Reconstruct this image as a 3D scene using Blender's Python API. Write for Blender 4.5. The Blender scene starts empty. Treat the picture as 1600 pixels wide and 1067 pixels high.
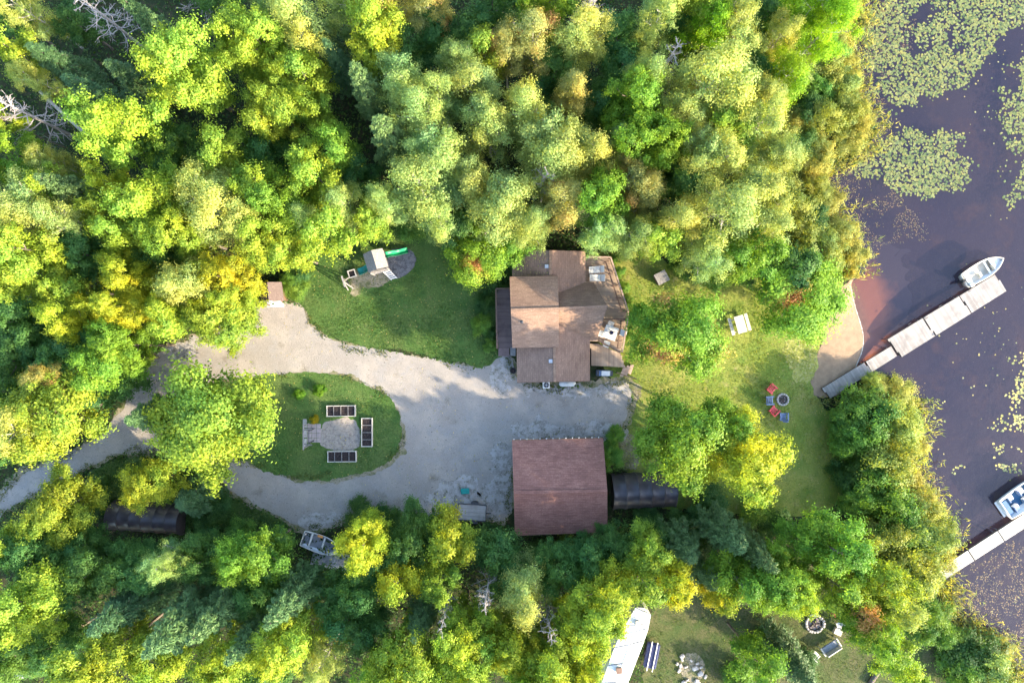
import bpy, bmesh, math, random
import numpy as np
from mathutils import Vector, Matrix
from mathutils.geometry import tessellate_polygon

random.seed(7)
rng = np.random.default_rng(7)
SC = bpy.context.scene
COL = SC.collection
PI = math.pi

# ------------------------------------------------------------------ camera, sky, sun, exposure
CAM_H, PPM = 62.0, 17.0                      # drone height (m); photograph pixels per metre on the ground
cam_d = bpy.data.cameras.new('camera')
cam_d.sensor_width = 36.0
cam_d.lens = 36.0 * CAM_H / (1600.0 / PPM)
cam_d.clip_end = 3000
cam = bpy.data.objects.new('camera', cam_d)
COL.objects.link(cam)
cam.location = (0, 0, CAM_H)
SC.camera = cam

SUN_EL, SUN_AZ = math.radians(22), math.radians(-27)    # azimuth from +X
world = bpy.data.worlds.new('World')
SC.world = world
world.use_nodes = True
wn = world.node_tree
sky = wn.nodes.new('ShaderNodeTexSky')
sky.sky_type = 'NISHITA'
sky.sun_disc = False
sky.sun_elevation = SUN_EL
sky.sun_rotation = PI / 2 - SUN_AZ
sky.air_density = 1.0
sky.dust_density = 1.4
bg = wn.nodes['Background']
bg.inputs['Strength'].default_value = 0.15
wn.links.new(sky.outputs[0], bg.inputs['Color'])
sun_d = bpy.data.lights.new('sun', 'SUN')
sun_d.energy = 2.75
sun_d.angle = math.radians(0.6)
sun_d.color = (1.0, 0.84, 0.60)
sun = bpy.data.objects.new('sun', sun_d)
COL.objects.link(sun)
sd = Vector((math.cos(SUN_EL) * math.cos(SUN_AZ), math.cos(SUN_EL) * math.sin(SUN_AZ), math.sin(SUN_EL)))
sun.rotation_euler = sd.to_track_quat('Z', 'Y').to_euler()
sun.location = sd * 100
vs = SC.view_settings
vs.view_transform = 'Standard'
vs.look = 'None'
vs.gamma = 1.0
vs.use_curve_mapping = False
vs.exposure = 2.72
SC.cycles.max_bounces = 6
SC.cycles.diffuse_bounces = 3
SC.cycles.transmission_bounces = 4
SC.cycles.transparent_max_bounces = 8


def W(px, py, z=0.0):
    """photograph pixel + height -> point in the place (metres)"""
    k = (CAM_H - z) / CAM_H / PPM
    return Vector(((px - 800.0) * k, (533.5 - py) * k, z))


# ------------------------------------------------------------------ materials
def ramp_mix(nt, fac, c1, c2):
    m = nt.nodes.new('ShaderNodeMixRGB')
    nt.links.new(fac, m.inputs[0])
    for i, c in ((1, c1), (2, c2)):
        if hasattr(c, 'links'):
            nt.links.new(c, m.inputs[i])
        else:
            m.inputs[i].default_value = (*c[:3], 1)
    return m.outputs[0]


def noise_out(nt, vec, scale, detail=6, rough=.6, lo=.35, hi=.65):
    n = nt.nodes.new('ShaderNodeTexNoise')
    n.inputs['Scale'].default_value = scale
    n.inputs['Detail'].default_value = detail
    n.inputs['Roughness'].default_value = rough
    nt.links.new(vec, n.inputs['Vector'])
    r = nt.nodes.new('ShaderNodeMapRange')
    r.inputs[1].default_value = lo
    r.inputs[2].default_value = hi
    nt.links.new(n.outputs[0], r.inputs[0])
    return r.outputs[0]


def base_mat(name):
    m = bpy.data.materials.new(name)
    m.use_nodes = True
    nt = m.node_tree
    p = nt.nodes['Principled BSDF']
    tc = nt.nodes.new('ShaderNodeTexCoord')
    return m, nt, p, tc


def bump(nt, p, h, strength, dist=.05):
    b = nt.nodes.new('ShaderNodeBump')
    b.inputs['Strength'].default_value = strength
    b.inputs['Distance'].default_value = dist
    nt.links.new(h, b.inputs['Height'])
    nt.links.new(b.outputs[0], p.inputs['Normal'])


def mat(name, c1, c2=None, scale=6, rough=.75, bmp=.15, spec=.3, metal=0.0, stretch=None):
    m, nt, p, tc = base_mat(name)
    vec = tc.outputs['Object']
    if stretch:
        mp = nt.nodes.new('ShaderNodeMapping')
        mp.inputs['Scale'].default_value = stretch
        nt.links.new(vec, mp.inputs[0])
        vec = mp.outputs[0]
    c2 = c2 or tuple(x * .7 for x in c1)
    f = noise_out(nt, vec, scale)
    nt.links.new(ramp_mix(nt, f, c1, c2), p.inputs['Base Color'])
    p.inputs['Roughness'].default_value = rough
    p.inputs['Specular IOR Level'].default_value = spec
    p.inputs['Metallic'].default_value = metal
    if bmp:
        bump(nt, p, f, bmp)
    return m


def ground_mat(name, layers, bmp=.4, bscale=9, rough=.95):
    """layers: base colour, then (colour, scale, lo, hi) blended over it one after another"""
    m, nt, p, tc = base_mat(name)
    vec = tc.outputs['Object']
    c = layers[0]
    for (col, s, lo, hi) in layers[1:]:
        c = ramp_mix(nt, noise_out(nt, vec, s, lo=lo, hi=hi), c, col)
    nt.links.new(c, p.inputs['Base Color'])
    p.inputs['Roughness'].default_value = rough
    p.inputs['Specular IOR Level'].default_value = .15
    bump(nt, p, noise_out(nt, vec, bscale, 8, .7, .2, .8), bmp, .12)
    return m


def shingle_mat(name, c1, c2, c3, swap):
    """asphalt shingles: courses parallel to the ridge, tabs a little different from one another"""
    m, nt, p, tc = base_mat(name)
    vec = tc.outputs['Object']
    mp = nt.nodes.new('ShaderNodeMapping')
    if swap:
        mp.inputs['Rotation'].default_value = (0, 0, PI / 2)
    nt.links.new(vec, mp.inputs[0])
    br = nt.nodes.new('ShaderNodeTexBrick')
    br.inputs['Scale'].default_value = 1.0
    br.inputs['Brick Width'].default_value = .42
    br.inputs['Row Height'].default_value = .17
    br.inputs['Mortar Size'].default_value = .012
    br.inputs['Color1'].default_value = (*c1, 1)
    br.inputs['Color2'].default_value = (*c2, 1)
    br.inputs['Mortar'].default_value = (*[x * .55 for x in c2], 1)
    nt.links.new(mp.outputs[0], br.inputs['Vector'])
    c = ramp_mix(nt, noise_out(nt, vec, .7, 6, .6, .42, .75), br.outputs['Color'], c3)
    ms = nt.nodes.new('ShaderNodeMapping'); ms.inputs['Scale'].default_value = (1.2, 7, 1)
    nt.links.new(mp.outputs[0], ms.inputs[0])
    c = ramp_mix(nt, noise_out(nt, ms.outputs[0], 1.0, 5, .65, .48, .68), c, tuple(x * .62 for x in c2))
    g = ramp_mix(nt, noise_out(nt, vec, 9, 4, .7, .35, .7), c, tuple(x * .72 for x in c2))
    nt.links.new(g, p.inputs['Base Color'])
    p.inputs['Roughness'].default_value = .9
    p.inputs['Specular IOR Level'].default_value = .2
    bump(nt, p, br.outputs['Fac'], -.5, .02)
    return m


def leaf_mat(name, transl=.38, var=.45):
    m = bpy.data.materials.new(name)
    m.use_nodes = True
    nt = m.node_tree
    p = nt.nodes['Principled BSDF']
    out = nt.nodes['Material Output']
    oi = nt.nodes.new('ShaderNodeObjectInfo')
    a = nt.nodes.new('ShaderNodeAttribute'); a.attribute_name = 'rnd'
    b = nt.nodes.new('ShaderNodeAttribute'); b.attribute_name = 'aut'
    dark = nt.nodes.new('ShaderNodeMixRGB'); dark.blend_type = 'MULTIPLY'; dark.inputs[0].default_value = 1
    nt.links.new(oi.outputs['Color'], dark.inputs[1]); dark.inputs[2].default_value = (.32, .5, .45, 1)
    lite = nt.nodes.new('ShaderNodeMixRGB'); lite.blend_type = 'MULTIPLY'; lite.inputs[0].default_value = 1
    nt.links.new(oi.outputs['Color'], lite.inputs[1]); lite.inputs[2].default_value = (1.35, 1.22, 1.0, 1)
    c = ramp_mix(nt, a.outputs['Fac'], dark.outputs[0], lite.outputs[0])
    hu = nt.nodes.new('ShaderNodeMixRGB'); hu.blend_type = 'MULTIPLY'; hu.inputs[0].default_value = 1
    nt.links.new(c, hu.inputs[1])
    nt.links.new(ramp_mix(nt, b.outputs['Fac'], (.72, .95, 1.25), (1.28, 1.08, .72)), hu.inputs[2])
    c = hu.outputs[0]
    # autumn patches: object alpha says how much of the crown has turned
    s = nt.nodes.new('ShaderNodeMath'); s.operation = 'ADD'
    nt.links.new(b.outputs['Fac'], s.inputs[0]); nt.links.new(oi.outputs['Alpha'], s.inputs[1])
    r = nt.nodes.new('ShaderNodeMapRange'); r.inputs[1].default_value = .95; r.inputs[2].default_value = 1.15
    nt.links.new(s.outputs[0], r.inputs[0])
    org = ramp_mix(nt, a.outputs['Fac'], (.50, .20, .10), (.62, .36, .14))
    c = ramp_mix(nt, r.outputs[0], c, org)
    nt.links.new(c, p.inputs['Base Color'])
    p.inputs['Roughness'].default_value = .55
    p.inputs['Specular IOR Level'].default_value = .25
    t = nt.nodes.new('ShaderNodeBsdfTranslucent')
    tm = nt.nodes.new('ShaderNodeMixRGB'); tm.blend_type = 'MULTIPLY'; tm.inputs[0].default_value = 1
    nt.links.new(c, tm.inputs[1]); tm.inputs[2].default_value = (1.25, 1.15, .45, 1)
    nt.links.new(tm.outputs[0], t.inputs['Color'])
    mx = nt.nodes.new('ShaderNodeMixShader'); mx.inputs[0].default_value = transl
    nt.links.new(p.outputs[0], mx.inputs[1]); nt.links.new(t.outputs[0], mx.inputs[2])
    nt.links.new(mx.outputs[0], out.inputs['Surface'])
    return m


M = {}
M['forest'] = ground_mat('forest_floor', [(.035, .045, .018), ((.02, .032, .012), .5, .4, .6), ((.07, .05, .03), 1.7, .5, .7), ((.05, .085, .02), 3.0, .55, .75)], .6, 4)
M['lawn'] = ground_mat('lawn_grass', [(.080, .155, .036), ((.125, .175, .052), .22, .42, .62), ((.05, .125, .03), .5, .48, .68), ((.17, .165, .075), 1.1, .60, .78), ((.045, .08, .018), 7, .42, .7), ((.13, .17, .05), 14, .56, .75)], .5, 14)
M['lawn_sunlit_tone'] = ground_mat('lawn_grass_sunlit_tone', [(.20, .255, .045), ((.30, .285, .08), .2, .42, .62), ((.12, .20, .035), .5, .45, .65), ((.36, .29, .14), 1.1, .58, .76), ((.14, .18, .035), 7, .45, .7), ((.33, .34, .10), 14, .56, .75)], .5, 14)  # lakeside lawn: sunlight put into the grass colour, lighter and yellower
M['gravel'] = ground_mat('gravel', [(.268, .243, .216), ((.33, .295, .255), .35, .45, .6), ((.27, .255, .24), .8, .5, .68), ((.20, .175, .14), .45, .60, .72), ((.22, .20, .17), 2.6, .58, .74), ((.17, .16, .14), 9, .60, .72), ((.42, .385, .35), 16, .56, .68), ((.13, .115, .09), 5.5, .62, .70)], .5, 18)
M['verge'] = ground_mat('dry_verge', [(.27, .23, .165), ((.12, .13, .055), .9, .45, .6), ((.34, .28, .20), 3, .5, .7), ((.08, .10, .035), 6, .52, .66)], .5, 14)
M['stain'] = ground_mat('dirty_gravel', [(.24, .22, .195), ((.36, .34, .32), 1.3, .42, .56), ((.12, .115, .07), 2.2, .52, .68), ((.40, .38, .36), 9, .5, .68)], .5, 16)
M['rough_lawn'] = ground_mat('rough_lawn', [(.085, .10, .036), ((.13, .115, .06), .5, .42, .62), ((.06, .095, .03), .9, .48, .68), ((.05, .075, .02), 7, .42, .7)], .5, 14)
M['straw'] = ground_mat('dry_grass', [(.33, .33, .085), ((.25, .27, .07), .8, .45, .62), ((.42, .38, .2), 4, .5, .7)], .5, 14)
M['pea'] = ground_mat('pea_gravel', [(.30, .265, .23), ((.19, .165, .145), 4, .45, .65), ((.40, .365, .32), 11, .55, .68)], .5, 18)
M['dark_gravel'] = ground_mat('dark_gravel', [(.15, .15, .16), ((.09, .09, .10), 3, .45, .6), ((.30, .30, .31), 11, .58, .7)], .5, 18)
M['mud'] = ground_mat('lake_mud', [(.038, .035, .053), ((.023, .025, .045), .25, .4, .6), ((.068, .049, .048), .5, .52, .72), ((.10, .082, .08), 5, .62, .75)], .2, 4)
M['soil'] = ground_mat('garden_soil', [(.035, .028, .028), ((.07, .055, .05), 9, .5, .7)], .7, 14)
M['roof_x'] = shingle_mat('roof_shingles', (.325, .205, .14), (.25, .158, .11), (.36, .24, .165), False)
M['roof_y'] = shingle_mat('roof_shingles_side', (.305, .195, .14), (.235, .15, .113), (.335, .22, .162), True)
M['garage_roof'] = shingle_mat('garage_shingles', (.285, .14, .11), (.21, .103, .083), (.33, .175, .137), False)
M['siding'] = mat('brown_siding', (.17, .10, .065), (.12, .07, .045), 3, .8, .2)
M['trim'] = mat('cream_trim', (.55, .50, .42), (.42, .37, .30), 4)
M['glass'] = mat('window_glass', (.02, .025, .03), (.03, .035, .04), 2, .08, 0, .6)
M['deck'] = mat('deck_boards', (.44, .32, .24), (.33, .23, .175), 5, .8, .2, stretch=(1, 1, 1))
M['porch'] = mat('porch_boards', (.24, .165, .15), (.17, .12, .11), 5, .8, .2)
M['rail'] = mat('rail_wood', (.20, .125, .09), (.13, .08, .06), 6)
M['grey_wood'] = mat('weathered_wood', (.28, .265, .255), (.19, .18, .175), 7, .85, .25)
M['dock'] = mat('dock_wood', (.36, .33, .305), (.27, .245, .22), 1.3, .85, .2)
M['dock_pale'] = mat('bleached_dock_wood', (.52, .49, .44), (.46, .43, .37), 3, .85, .2)
M['dock_frame'] = mat('dock_frame', (.10, .085, .07), (.06, .05, .045), 5)
M['white'] = mat('white_paint', (.66, .65, .62), (.56, .55, .52), 5, .5, .05)
M['white_dirty'] = mat('stained_white_metal', (.74, .74, .72), (.50, .50, .47), 1.6, .45, .05)
M['plastic_white'] = mat('white_plastic', (.80, .78, .72), (.70, .68, .62), 3, .45, .03)
M['black'] = mat('black_tarp', (.055, .048, .056), (.035, .031, .036), 2, .36, .15, .5)
M['black_plastic'] = mat('black_plastic', (.02, .02, .022), (.03, .03, .03), 5, .4, .05)
M['metal'] = mat('grey_metal', (.42, .43, .44), (.33, .34, .35), 5, .4, .05, .5, .6)
M['dark_metal'] = mat('dark_metal', (.07, .07, .075), (.045, .045, .05), 5, .5, .05)
M['alu'] = mat('aluminium', (.62, .61, .58), (.5, .49, .47), 3, .4, .05, .5, .35)
M['beige'] = mat('beige_vinyl', (.62, .55, .43), (.50, .44, .34), 2, .6, .1)
M['red'] = mat('red_plastic', (.58, .075, .075), (.45, .05, .06), 5, .45, .03)
M['red_paint'] = mat('red_barn_paint', (.45, .08, .05), (.33, .06, .04), 5, .6, .1)
M['blue_grey'] = mat('slate_blue_plastic', (.15, .20, .31), (.11, .15, .24), 5, .45, .03)
M['navy'] = mat('navy_fabric', (.02, .03, .09), (.015, .02, .06), 5, .8, .1)
M['teal'] = mat('teal_plastic', (.015, .24, .21), (.01, .18, .16), 3, .4, .03)
M['green_slide'] = mat('green_plastic', (.01, .28, .12), (.01, .22, .09), 3, .35, .02)
M['boat_blue'] = mat('boat_blue', (.035, .12, .23), (.025, .09, .18), 3, .5, .05)
M['stone'] = mat('field_stone', (.46, .43, .40), (.30, .28, .26), 5, .85, .3)
M['ash'] = mat('ash', (.06, .05, .05), (.25, .22, .21), 7, .95, .3)
M['char'] = mat('charred_log', (.03, .025, .025), (.12, .09, .08), 9, .95, .3)
M['paver'] = mat('paving_slab', (.36, .30, .29), (.27, .235, .23), 4, .9, .2)
M['tarp'] = mat('grey_tarp', (.30, .31, .33), (.20, .21, .23), 3, .6, .3)
M['bark'] = mat('bark', (.16, .13, .11), (.09, .075, .06), 6, .9, .4, stretch=(1, 1, .3))
M['bark_pale'] = mat('pale_bark', (.48, .45, .40), (.30, .27, .24), 5, .85, .3, stretch=(1, 1, .5))
M['play_roof'] = mat('play_roof_shingles', (.14, .105, .095), (.11, .08, .072), 6, .9, .3)
M['dead'] = mat('dead_wood', (.40, .355, .335), (.28, .245, .23), 5, .9, .2)
M['orange'] = mat('orange_cushion', (.65, .30, .10), (.5, .22, .07), 5)
for nm_, c1_, c2_ in (('dock', (.33, .30, .275), (.23, .205, .185)), ('dock_pale', (.50, .47, .42), (.40, .37, .31)), ('deck', (.42, .31, .22), (.32, .23, .165)), ('porch', (.20, .14, .125), (.14, .095, .09))):
    m, nt, p, tc = base_mat(nm_ + '_planks')          # every board its own tone, worn patches across them
    at_ = nt.nodes.new('ShaderNodeAttribute'); at_.attribute_name = 'rnd'
    c = ramp_mix(nt, at_.outputs['Fac'], c1_, c2_)
    c = ramp_mix(nt, noise_out(nt, tc.outputs['Object'], 1.1, 5, .6, .48, .75), c, tuple(x * .74 for x in c2_))
    nt.links.new(c, p.inputs['Base Color']); p.inputs['Roughness'].default_value = .85
    M[nm_ + '_planks'] = m
M['leaf'] = leaf_mat('leaves', .45)
M['needle'] = leaf_mat('needles', .15)

# sand, darker and redder where it lies wet and silted under the water
m, nt, p, tc = base_mat('beach_sand')
vec = tc.outputs['Object']
c = ramp_mix(nt, noise_out(nt, vec, 2, lo=.4, hi=.65), (.27, .185, .115), (.21, .14, .088))
c = ramp_mix(nt, noise_out(nt, vec, 12, lo=.52, hi=.7), c, (.21, .15, .095))
sp = nt.nodes.new('ShaderNodeSeparateXYZ'); nt.links.new(vec, sp.inputs[0])
r = nt.nodes.new('ShaderNodeMapRange'); r.inputs[1].default_value = -.74; r.inputs[2].default_value = -1.08
nt.links.new(sp.outputs[2], r.inputs[0])
nz = nt.nodes.new('ShaderNodeMath'); nz.operation = 'MULTIPLY_ADD'; nz.use_clamp = True
nt.links.new(noise_out(nt, vec, .6, lo=.2, hi=.8), nz.inputs[0]); nz.inputs[1].default_value = .7
n2 = nt.nodes.new('ShaderNodeMath'); n2.operation = 'MULTIPLY_ADD'; nt.links.new(r.outputs[0], n2.inputs[0]); n2.inputs[1].default_value = 1.5; n2.inputs[2].default_value = -.45
nt.links.new(n2.outputs[0], nz.inputs[2])
rw = nt.nodes.new('ShaderNodeMapRange'); rw.inputs[1].default_value = -.30; rw.inputs[2].default_value = -.55
nt.links.new(sp.outputs[2], rw.inputs[0])
c = ramp_mix(nt, rw.outputs[0], c, (.29, .14, .085))
c = ramp_mix(nt, nz.outputs[0], c, (.034, .037, .062))
nt.links.new(c, p.inputs['Base Color']); p.inputs['Roughness'].default_value = .95
bump(nt, p, noise_out(nt, vec, 8, 8, .7, .2, .8), .3, .05)
M['sand'] = m

# lake water: murky body + clear see-through part + sky reflection
m, nt, p, tc = base_mat('lake_water')
out = nt.nodes['Material Output']
tr = nt.nodes.new('ShaderNodeBsdfTransparent'); tr.inputs[0].default_value = (.84, .72, .70, 1)
df = nt.nodes.new('ShaderNodeBsdfDiffuse')
nt.links.new(ramp_mix(nt, noise_out(nt, tc.outputs['Object'], .12, 5, .55, .38, .62), (.026, .025, .050), (.042, .036, .055)), df.inputs[0])
gl = nt.nodes.new('ShaderNodeBsdfGlossy'); gl.inputs['Roughness'].default_value = .08
fr = nt.nodes.new('ShaderNodeLayerWeight'); fr.inputs[0].default_value = .5
fp_ = nt.nodes.new('ShaderNodeMath'); fp_.operation = 'POWER'; fp_.inputs[1].default_value = 5.0
nt.links.new(fr.outputs['Facing'], fp_.inputs[0])
fa_ = nt.nodes.new('ShaderNodeMath'); fa_.operation = 'MULTIPLY_ADD'; fa_.inputs[1].default_value = .9; fa_.inputs[2].default_value = .04
nt.links.new(fp_.outputs[0], fa_.inputs[0])
bn = nt.nodes.new('ShaderNodeBump'); bn.inputs['Strength'].default_value = .35; bn.inputs['Distance'].default_value = .05
nt.links.new(noise_out(nt, tc.outputs['Object'], 1.8, 4, .55, .2, .8), bn.inputs['Height'])
nt.links.new(bn.outputs[0], gl.inputs['Normal']); nt.links.new(bn.outputs[0], fr.inputs['Normal'])
m1 = nt.nodes.new('ShaderNodeMixShader'); m1.inputs[0].default_value = .30
nt.links.new(tr.outputs[0], m1.inputs[1]); nt.links.new(df.outputs[0], m1.inputs[2])
m2 = nt.nodes.new('ShaderNodeMixShader')
nt.links.new(fa_.outputs[0], m2.inputs[0]); nt.links.new(m1.outputs[0], m2.inputs[1]); nt.links.new(gl.outputs[0], m2.inputs[2])
nt.links.new(m2.outputs[0], out.inputs['Surface'])
M['water'] = m


# ------------------------------------------------------------------ builders
def link(o, parent=None):
    COL.objects.link(o)
    if parent is not None:
        o.parent = parent
    return o


def tag(o, label, cat, group=None):
    o['label'] = label
    o['category'] = cat
    if group:
        o['group'] = group
    return o


def thing(name, label, cat, loc=(0, 0, 0), rz=0.0, group=None):
    o = bpy.data.objects.new(name, None)
    o.empty_display_size = .3
    link(o)
    o.location = loc
    o.rotation_euler = (0, 0, rz)
    return tag(o, label, cat, group)


def kind(o, k):
    o['kind'] = k
    return o


def copy_tree(o, loc=None, rz=None, label=None, parent=None):
    c = o.copy()
    COL.objects.link(c)
    c.parent = parent
    if loc is not None:
        c.location = loc
    if rz is not None:
        c.rotation_euler = (0, 0, rz)
    if label:
        c['label'] = label
    for ch in list(o.children):
        copy_tree(ch, parent=c)
    return c


class MB:
    def __init__(s, off=(0, 0, 0)):
        s.v, s.f, s.off = [], [], Vector(off)

    def add(s, vs_, fs):
        n = len(s.v)
        s.v += [tuple(Vector(q) - s.off) for q in vs_]
        s.f += [tuple(i + n for i in f) for f in fs]
        return s

    def box(s, c, d, rz=0.0, rx=0.0, ry=0.0):
        R = Matrix.Rotation(rz, 3, 'Z') @ Matrix.Rotation(ry, 3, 'Y') @ Matrix.Rotation(rx, 3, 'X')
        c = Vector(c)
        vs_ = [c + R @ Vector((x * d[0] / 2, y * d[1] / 2, z * d[2] / 2)) for z in (-1, 1) for y in (-1, 1) for x in (-1, 1)]
        return s.add(vs_, [(0, 2, 3, 1), (4, 5, 7, 6), (0, 1, 5, 4), (2, 6, 7, 3), (0, 4, 6, 2), (1, 3, 7, 5)])

    def beam(s, a, b, w, h):
        a, b = Vector(a), Vector(b)
        d = (b - a).normalized()
        up = Vector((0, 0, 1)) if abs(d.z) < .95 else Vector((0, 1, 0))
        x = d.cross(up).normalized() * w / 2
        y = x.cross(d).normalized() * h / 2
        vs_ = [q + i * x + j * y for q in (a, b) for (i, j) in ((-1, -1), (1, -1), (1, 1), (-1, 1))]
        return s.add(vs_, [(3, 2, 1, 0), (4, 5, 6, 7), (0, 1, 5, 4), (1, 2, 6, 5), (2, 3, 7, 6), (3, 0, 4, 7)])

    def tube(s, a, b, r0, r1, n=8):
        a, b = Vector(a), Vector(b)
        d = (b - a).normalized()
        up = Vector((0, 0, 1)) if abs(d.z) < .95 else Vector((0, 1, 0))
        x = d.cross(up).normalized()
        y = x.cross(d)
        vs_ = [q + r * (math.cos(t) * x + math.sin(t) * y) for q, r in ((a, r0), (b, r1)) for t in [2 * PI * k / n for k in range(n)]]
        fs = [(k, (k + 1) % n, n + (k + 1) % n, n + k) for k in range(n)] + [tuple(range(n))[::-1], tuple(range(n, 2 * n))]
        return s.add(vs_, fs)

    def slab(s, pts, t):
        """polygon with thickness t straight down"""
        n = len(pts)
        vs_ = [Vector(q) for q in pts] + [Vector(q) - Vector((0, 0, t)) for q in pts]
        fs = [tuple(range(n)), tuple(range(n, 2 * n))[::-1]] + [(k, n + k, n + (k + 1) % n, (k + 1) % n) for k in range(n)]
        return s.add(vs_, fs)

    def lathe(s, c, prof, n=16):
        vs_ = [Vector(c) + Vector((r * math.cos(2 * PI * k / n), r * math.sin(2 * PI * k / n), z)) for r, z in prof for k in range(n)]
        fs = [(j * n + k, j * n + (k + 1) % n, (j + 1) * n + (k + 1) % n, (j + 1) * n + k) for j in range(len(prof) - 1) for k in range(n)]
        fs += [tuple(range(n))[::-1], tuple(range((len(prof) - 1) * n, len(prof) * n))]
        return s.add(vs_, fs)

    def grid(s, rows):
        m_ = len(rows[0])
        vs_ = [q for r in rows for q in r]
        return s.add(vs_, [(i * m_ + j, i * m_ + j + 1, (i + 1) * m_ + j + 1, (i + 1) * m_ + j) for i in range(len(rows) - 1) for j in range(m_ - 1)])

    def build(s, name, material, parent=None, smooth=False, bevel=0.0, recalc=True):
        me = bpy.data.meshes.new(name)
        me.from_pydata(s.v, [], s.f)
        if recalc:
            b = bmesh.new(); b.from_mesh(me)
            bmesh.ops.recalc_face_normals(b, faces=b.faces)
            if bevel:
                bmesh.ops.bevel(b, geom=b.edges[:], offset=bevel, segments=1, affect='EDGES')
            b.to_mesh(me); b.free()
        if smooth:
            me.polygons.foreach_set('use_smooth', [True] * len(me.polygons))
        me.materials.append(M[material] if isinstance(material, str) else material)
        return link(bpy.data.objects.new(name, me), parent)


def smooth_line(pts, it=2, closed=True):
    for _ in range(it):
        q = []
        n = len(pts)
        for i in range(n if closed else n - 1):
            a, b = pts[i], pts[(i + 1) % n]
            q += [(a[0] * .75 + b[0] * .25, a[1] * .75 + b[1] * .25), (a[0] * .25 + b[0] * .75, a[1] * .25 + b[1] * .75)]
        pts = q if closed else [pts[0]] + q + [pts[-1]]
    return pts


def ragged(pts, step=.15, amp=.12, closed=True, seed=0):
    """resample an outline (metres) and let it wander"""
    r_ = np.random.default_rng(seed)
    P = np.array(pts, float)
    if closed:
        P = np.vstack([P, P[:1]])
    seg = np.linalg.norm(np.diff(P, axis=0), axis=1)
    s_ = np.concatenate([[0], np.cumsum(seg)])
    n = max(8, int(s_[-1] / step))
    t = np.linspace(0, s_[-1], n, endpoint=not closed)
    Q = np.stack([np.interp(t, s_, P[:, 0]), np.interp(t, s_, P[:, 1])], 1)
    N = np.roll(Q, -1, 0) - np.roll(Q, 1, 0)
    N = np.stack([N[:, 1], -N[:, 0]], 1)
    N /= np.linalg.norm(N, axis=1, keepdims=True) + 1e-6
    d = np.zeros(n)
    for wl, a in ((3.0, 1.0), (1.2, .8), (.45, .7), (.2, .5)):
        k = max(3, int(s_[-1] / wl))
        v = r_.normal(size=k + 1); v[-1] = v[0]
        d += a * np.interp(t, np.linspace(0, s_[-1], k + 1), v)
    return [tuple(q) for q in Q + N * (d * amp * .6)[:, None]]


def sheet(name, pts, z, material, k='structure', parent=None):
    me = bpy.data.meshes.new(name)
    vs_ = [(x, y, z) for x, y in pts]
    tri = tessellate_polygon([[Vector(v) for v in vs_]])
    fs = []
    for t in tri:
        a, b, c_ = (Vector(vs_[i]) for i in t)
        fs.append(t if (b - a).cross(c_ - a).z > 0 else t[::-1])
    me.from_pydata(vs_, [], fs)
    me.materials.append(M[material])
    o = link(bpy.data.objects.new(name, me), parent)
    if k:
        o['kind'] = k
    return o


def px_poly(s):
    a = [float(q) for q in s.replace(',', ' ').split()]
    return [tuple(W(a[i], a[i + 1])[:2]) for i in range(0, len(a), 2)]


def inside(poly, X, Y):
    P = np.array(poly)
    ins = np.zeros(X.shape, bool)
    j = len(P) - 1
    for i in range(len(P)):
        xi, yi, xj, yj = *P[i], *P[j]
        if yi != yj:
            ins ^= ((yi > Y) != (yj > Y)) & (X < (xj - xi) * (Y - yi) / (yj - yi) + xi)
        j = i
    return ins


# ------------------------------------------------------------------ ground, drive, lawns, lake
SHORE = "1352,-60 1350,0 1345,40 1335,70 1322,92 1336,112 1342,130 1335,150 1350,165 1372,198 1354,225 1338,248 1290,264 1252,288 1275,298 1302,306 1312,345 1349,400 1333,436 1312,464 1297,505 1289,545 1284,585 1278,606 1290,622 1312,610 1345,598 1395,583 1422,612 1442,640 1432,700 1424,740 1460,790 1478,850 1470,900 1492,930 1490,980 1560,990 1592,1067 1620,1140"
shore = smooth_line(px_poly(SHORE), 2, False)
shore_r = ragged(shore, .2, .28, False, 3)
land = [(shore_r[0][0], 500), *shore_r, (shore_r[-1][0], -500), (-500, -500), (-500, 500)]
ground = sheet('ground', land, 0.0, 'forest')
bank = MB()
bank.grid([[(x, y, 0) for x, y in shore_r], [(x + .5, y, -.5) for x, y in shore_r], [(x + 2.2, y, -1.6) for x, y in shore_r]])
kind(bank.build('shore_bank', 'mud', None, True), 'structure')
bed = sheet('lake_bed', [(10, -600), (900, -600), (900, 600), (10, 600)], -1.09, 'mud')
water = sheet('lake_water', [(10.1, -600), (900, -600), (900, 600), (10.1, 600)], -.25, 'water')

BEACH_IN = smooth_line(px_poly("1330,436 1306,464 1291,505 1283,545 1278,585 1270,604 1284,624 1312,614"), 2, False)
BEACH_WL = smooth_line(px_poly("1331,444 1337,475 1345,500 1352,525 1350,548 1342,566 1335,585 1330,600"), 2, False)
BEACH_OUT = smooth_line(px_poly("1352,350 1412,352 1452,420 1450,490 1420,530 1396,562 1374,590 1350,608"), 2, False)


def resamp(pts, n):
    P = np.array(pts); s_ = np.concatenate([[0], np.cumsum(np.linalg.norm(np.diff(P, axis=0), axis=1))])
    t = np.linspace(0, s_[-1], n)
    return np.stack([np.interp(t, s_, P[:, 0]), np.interp(t, s_, P[:, 1])], 1)


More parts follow.
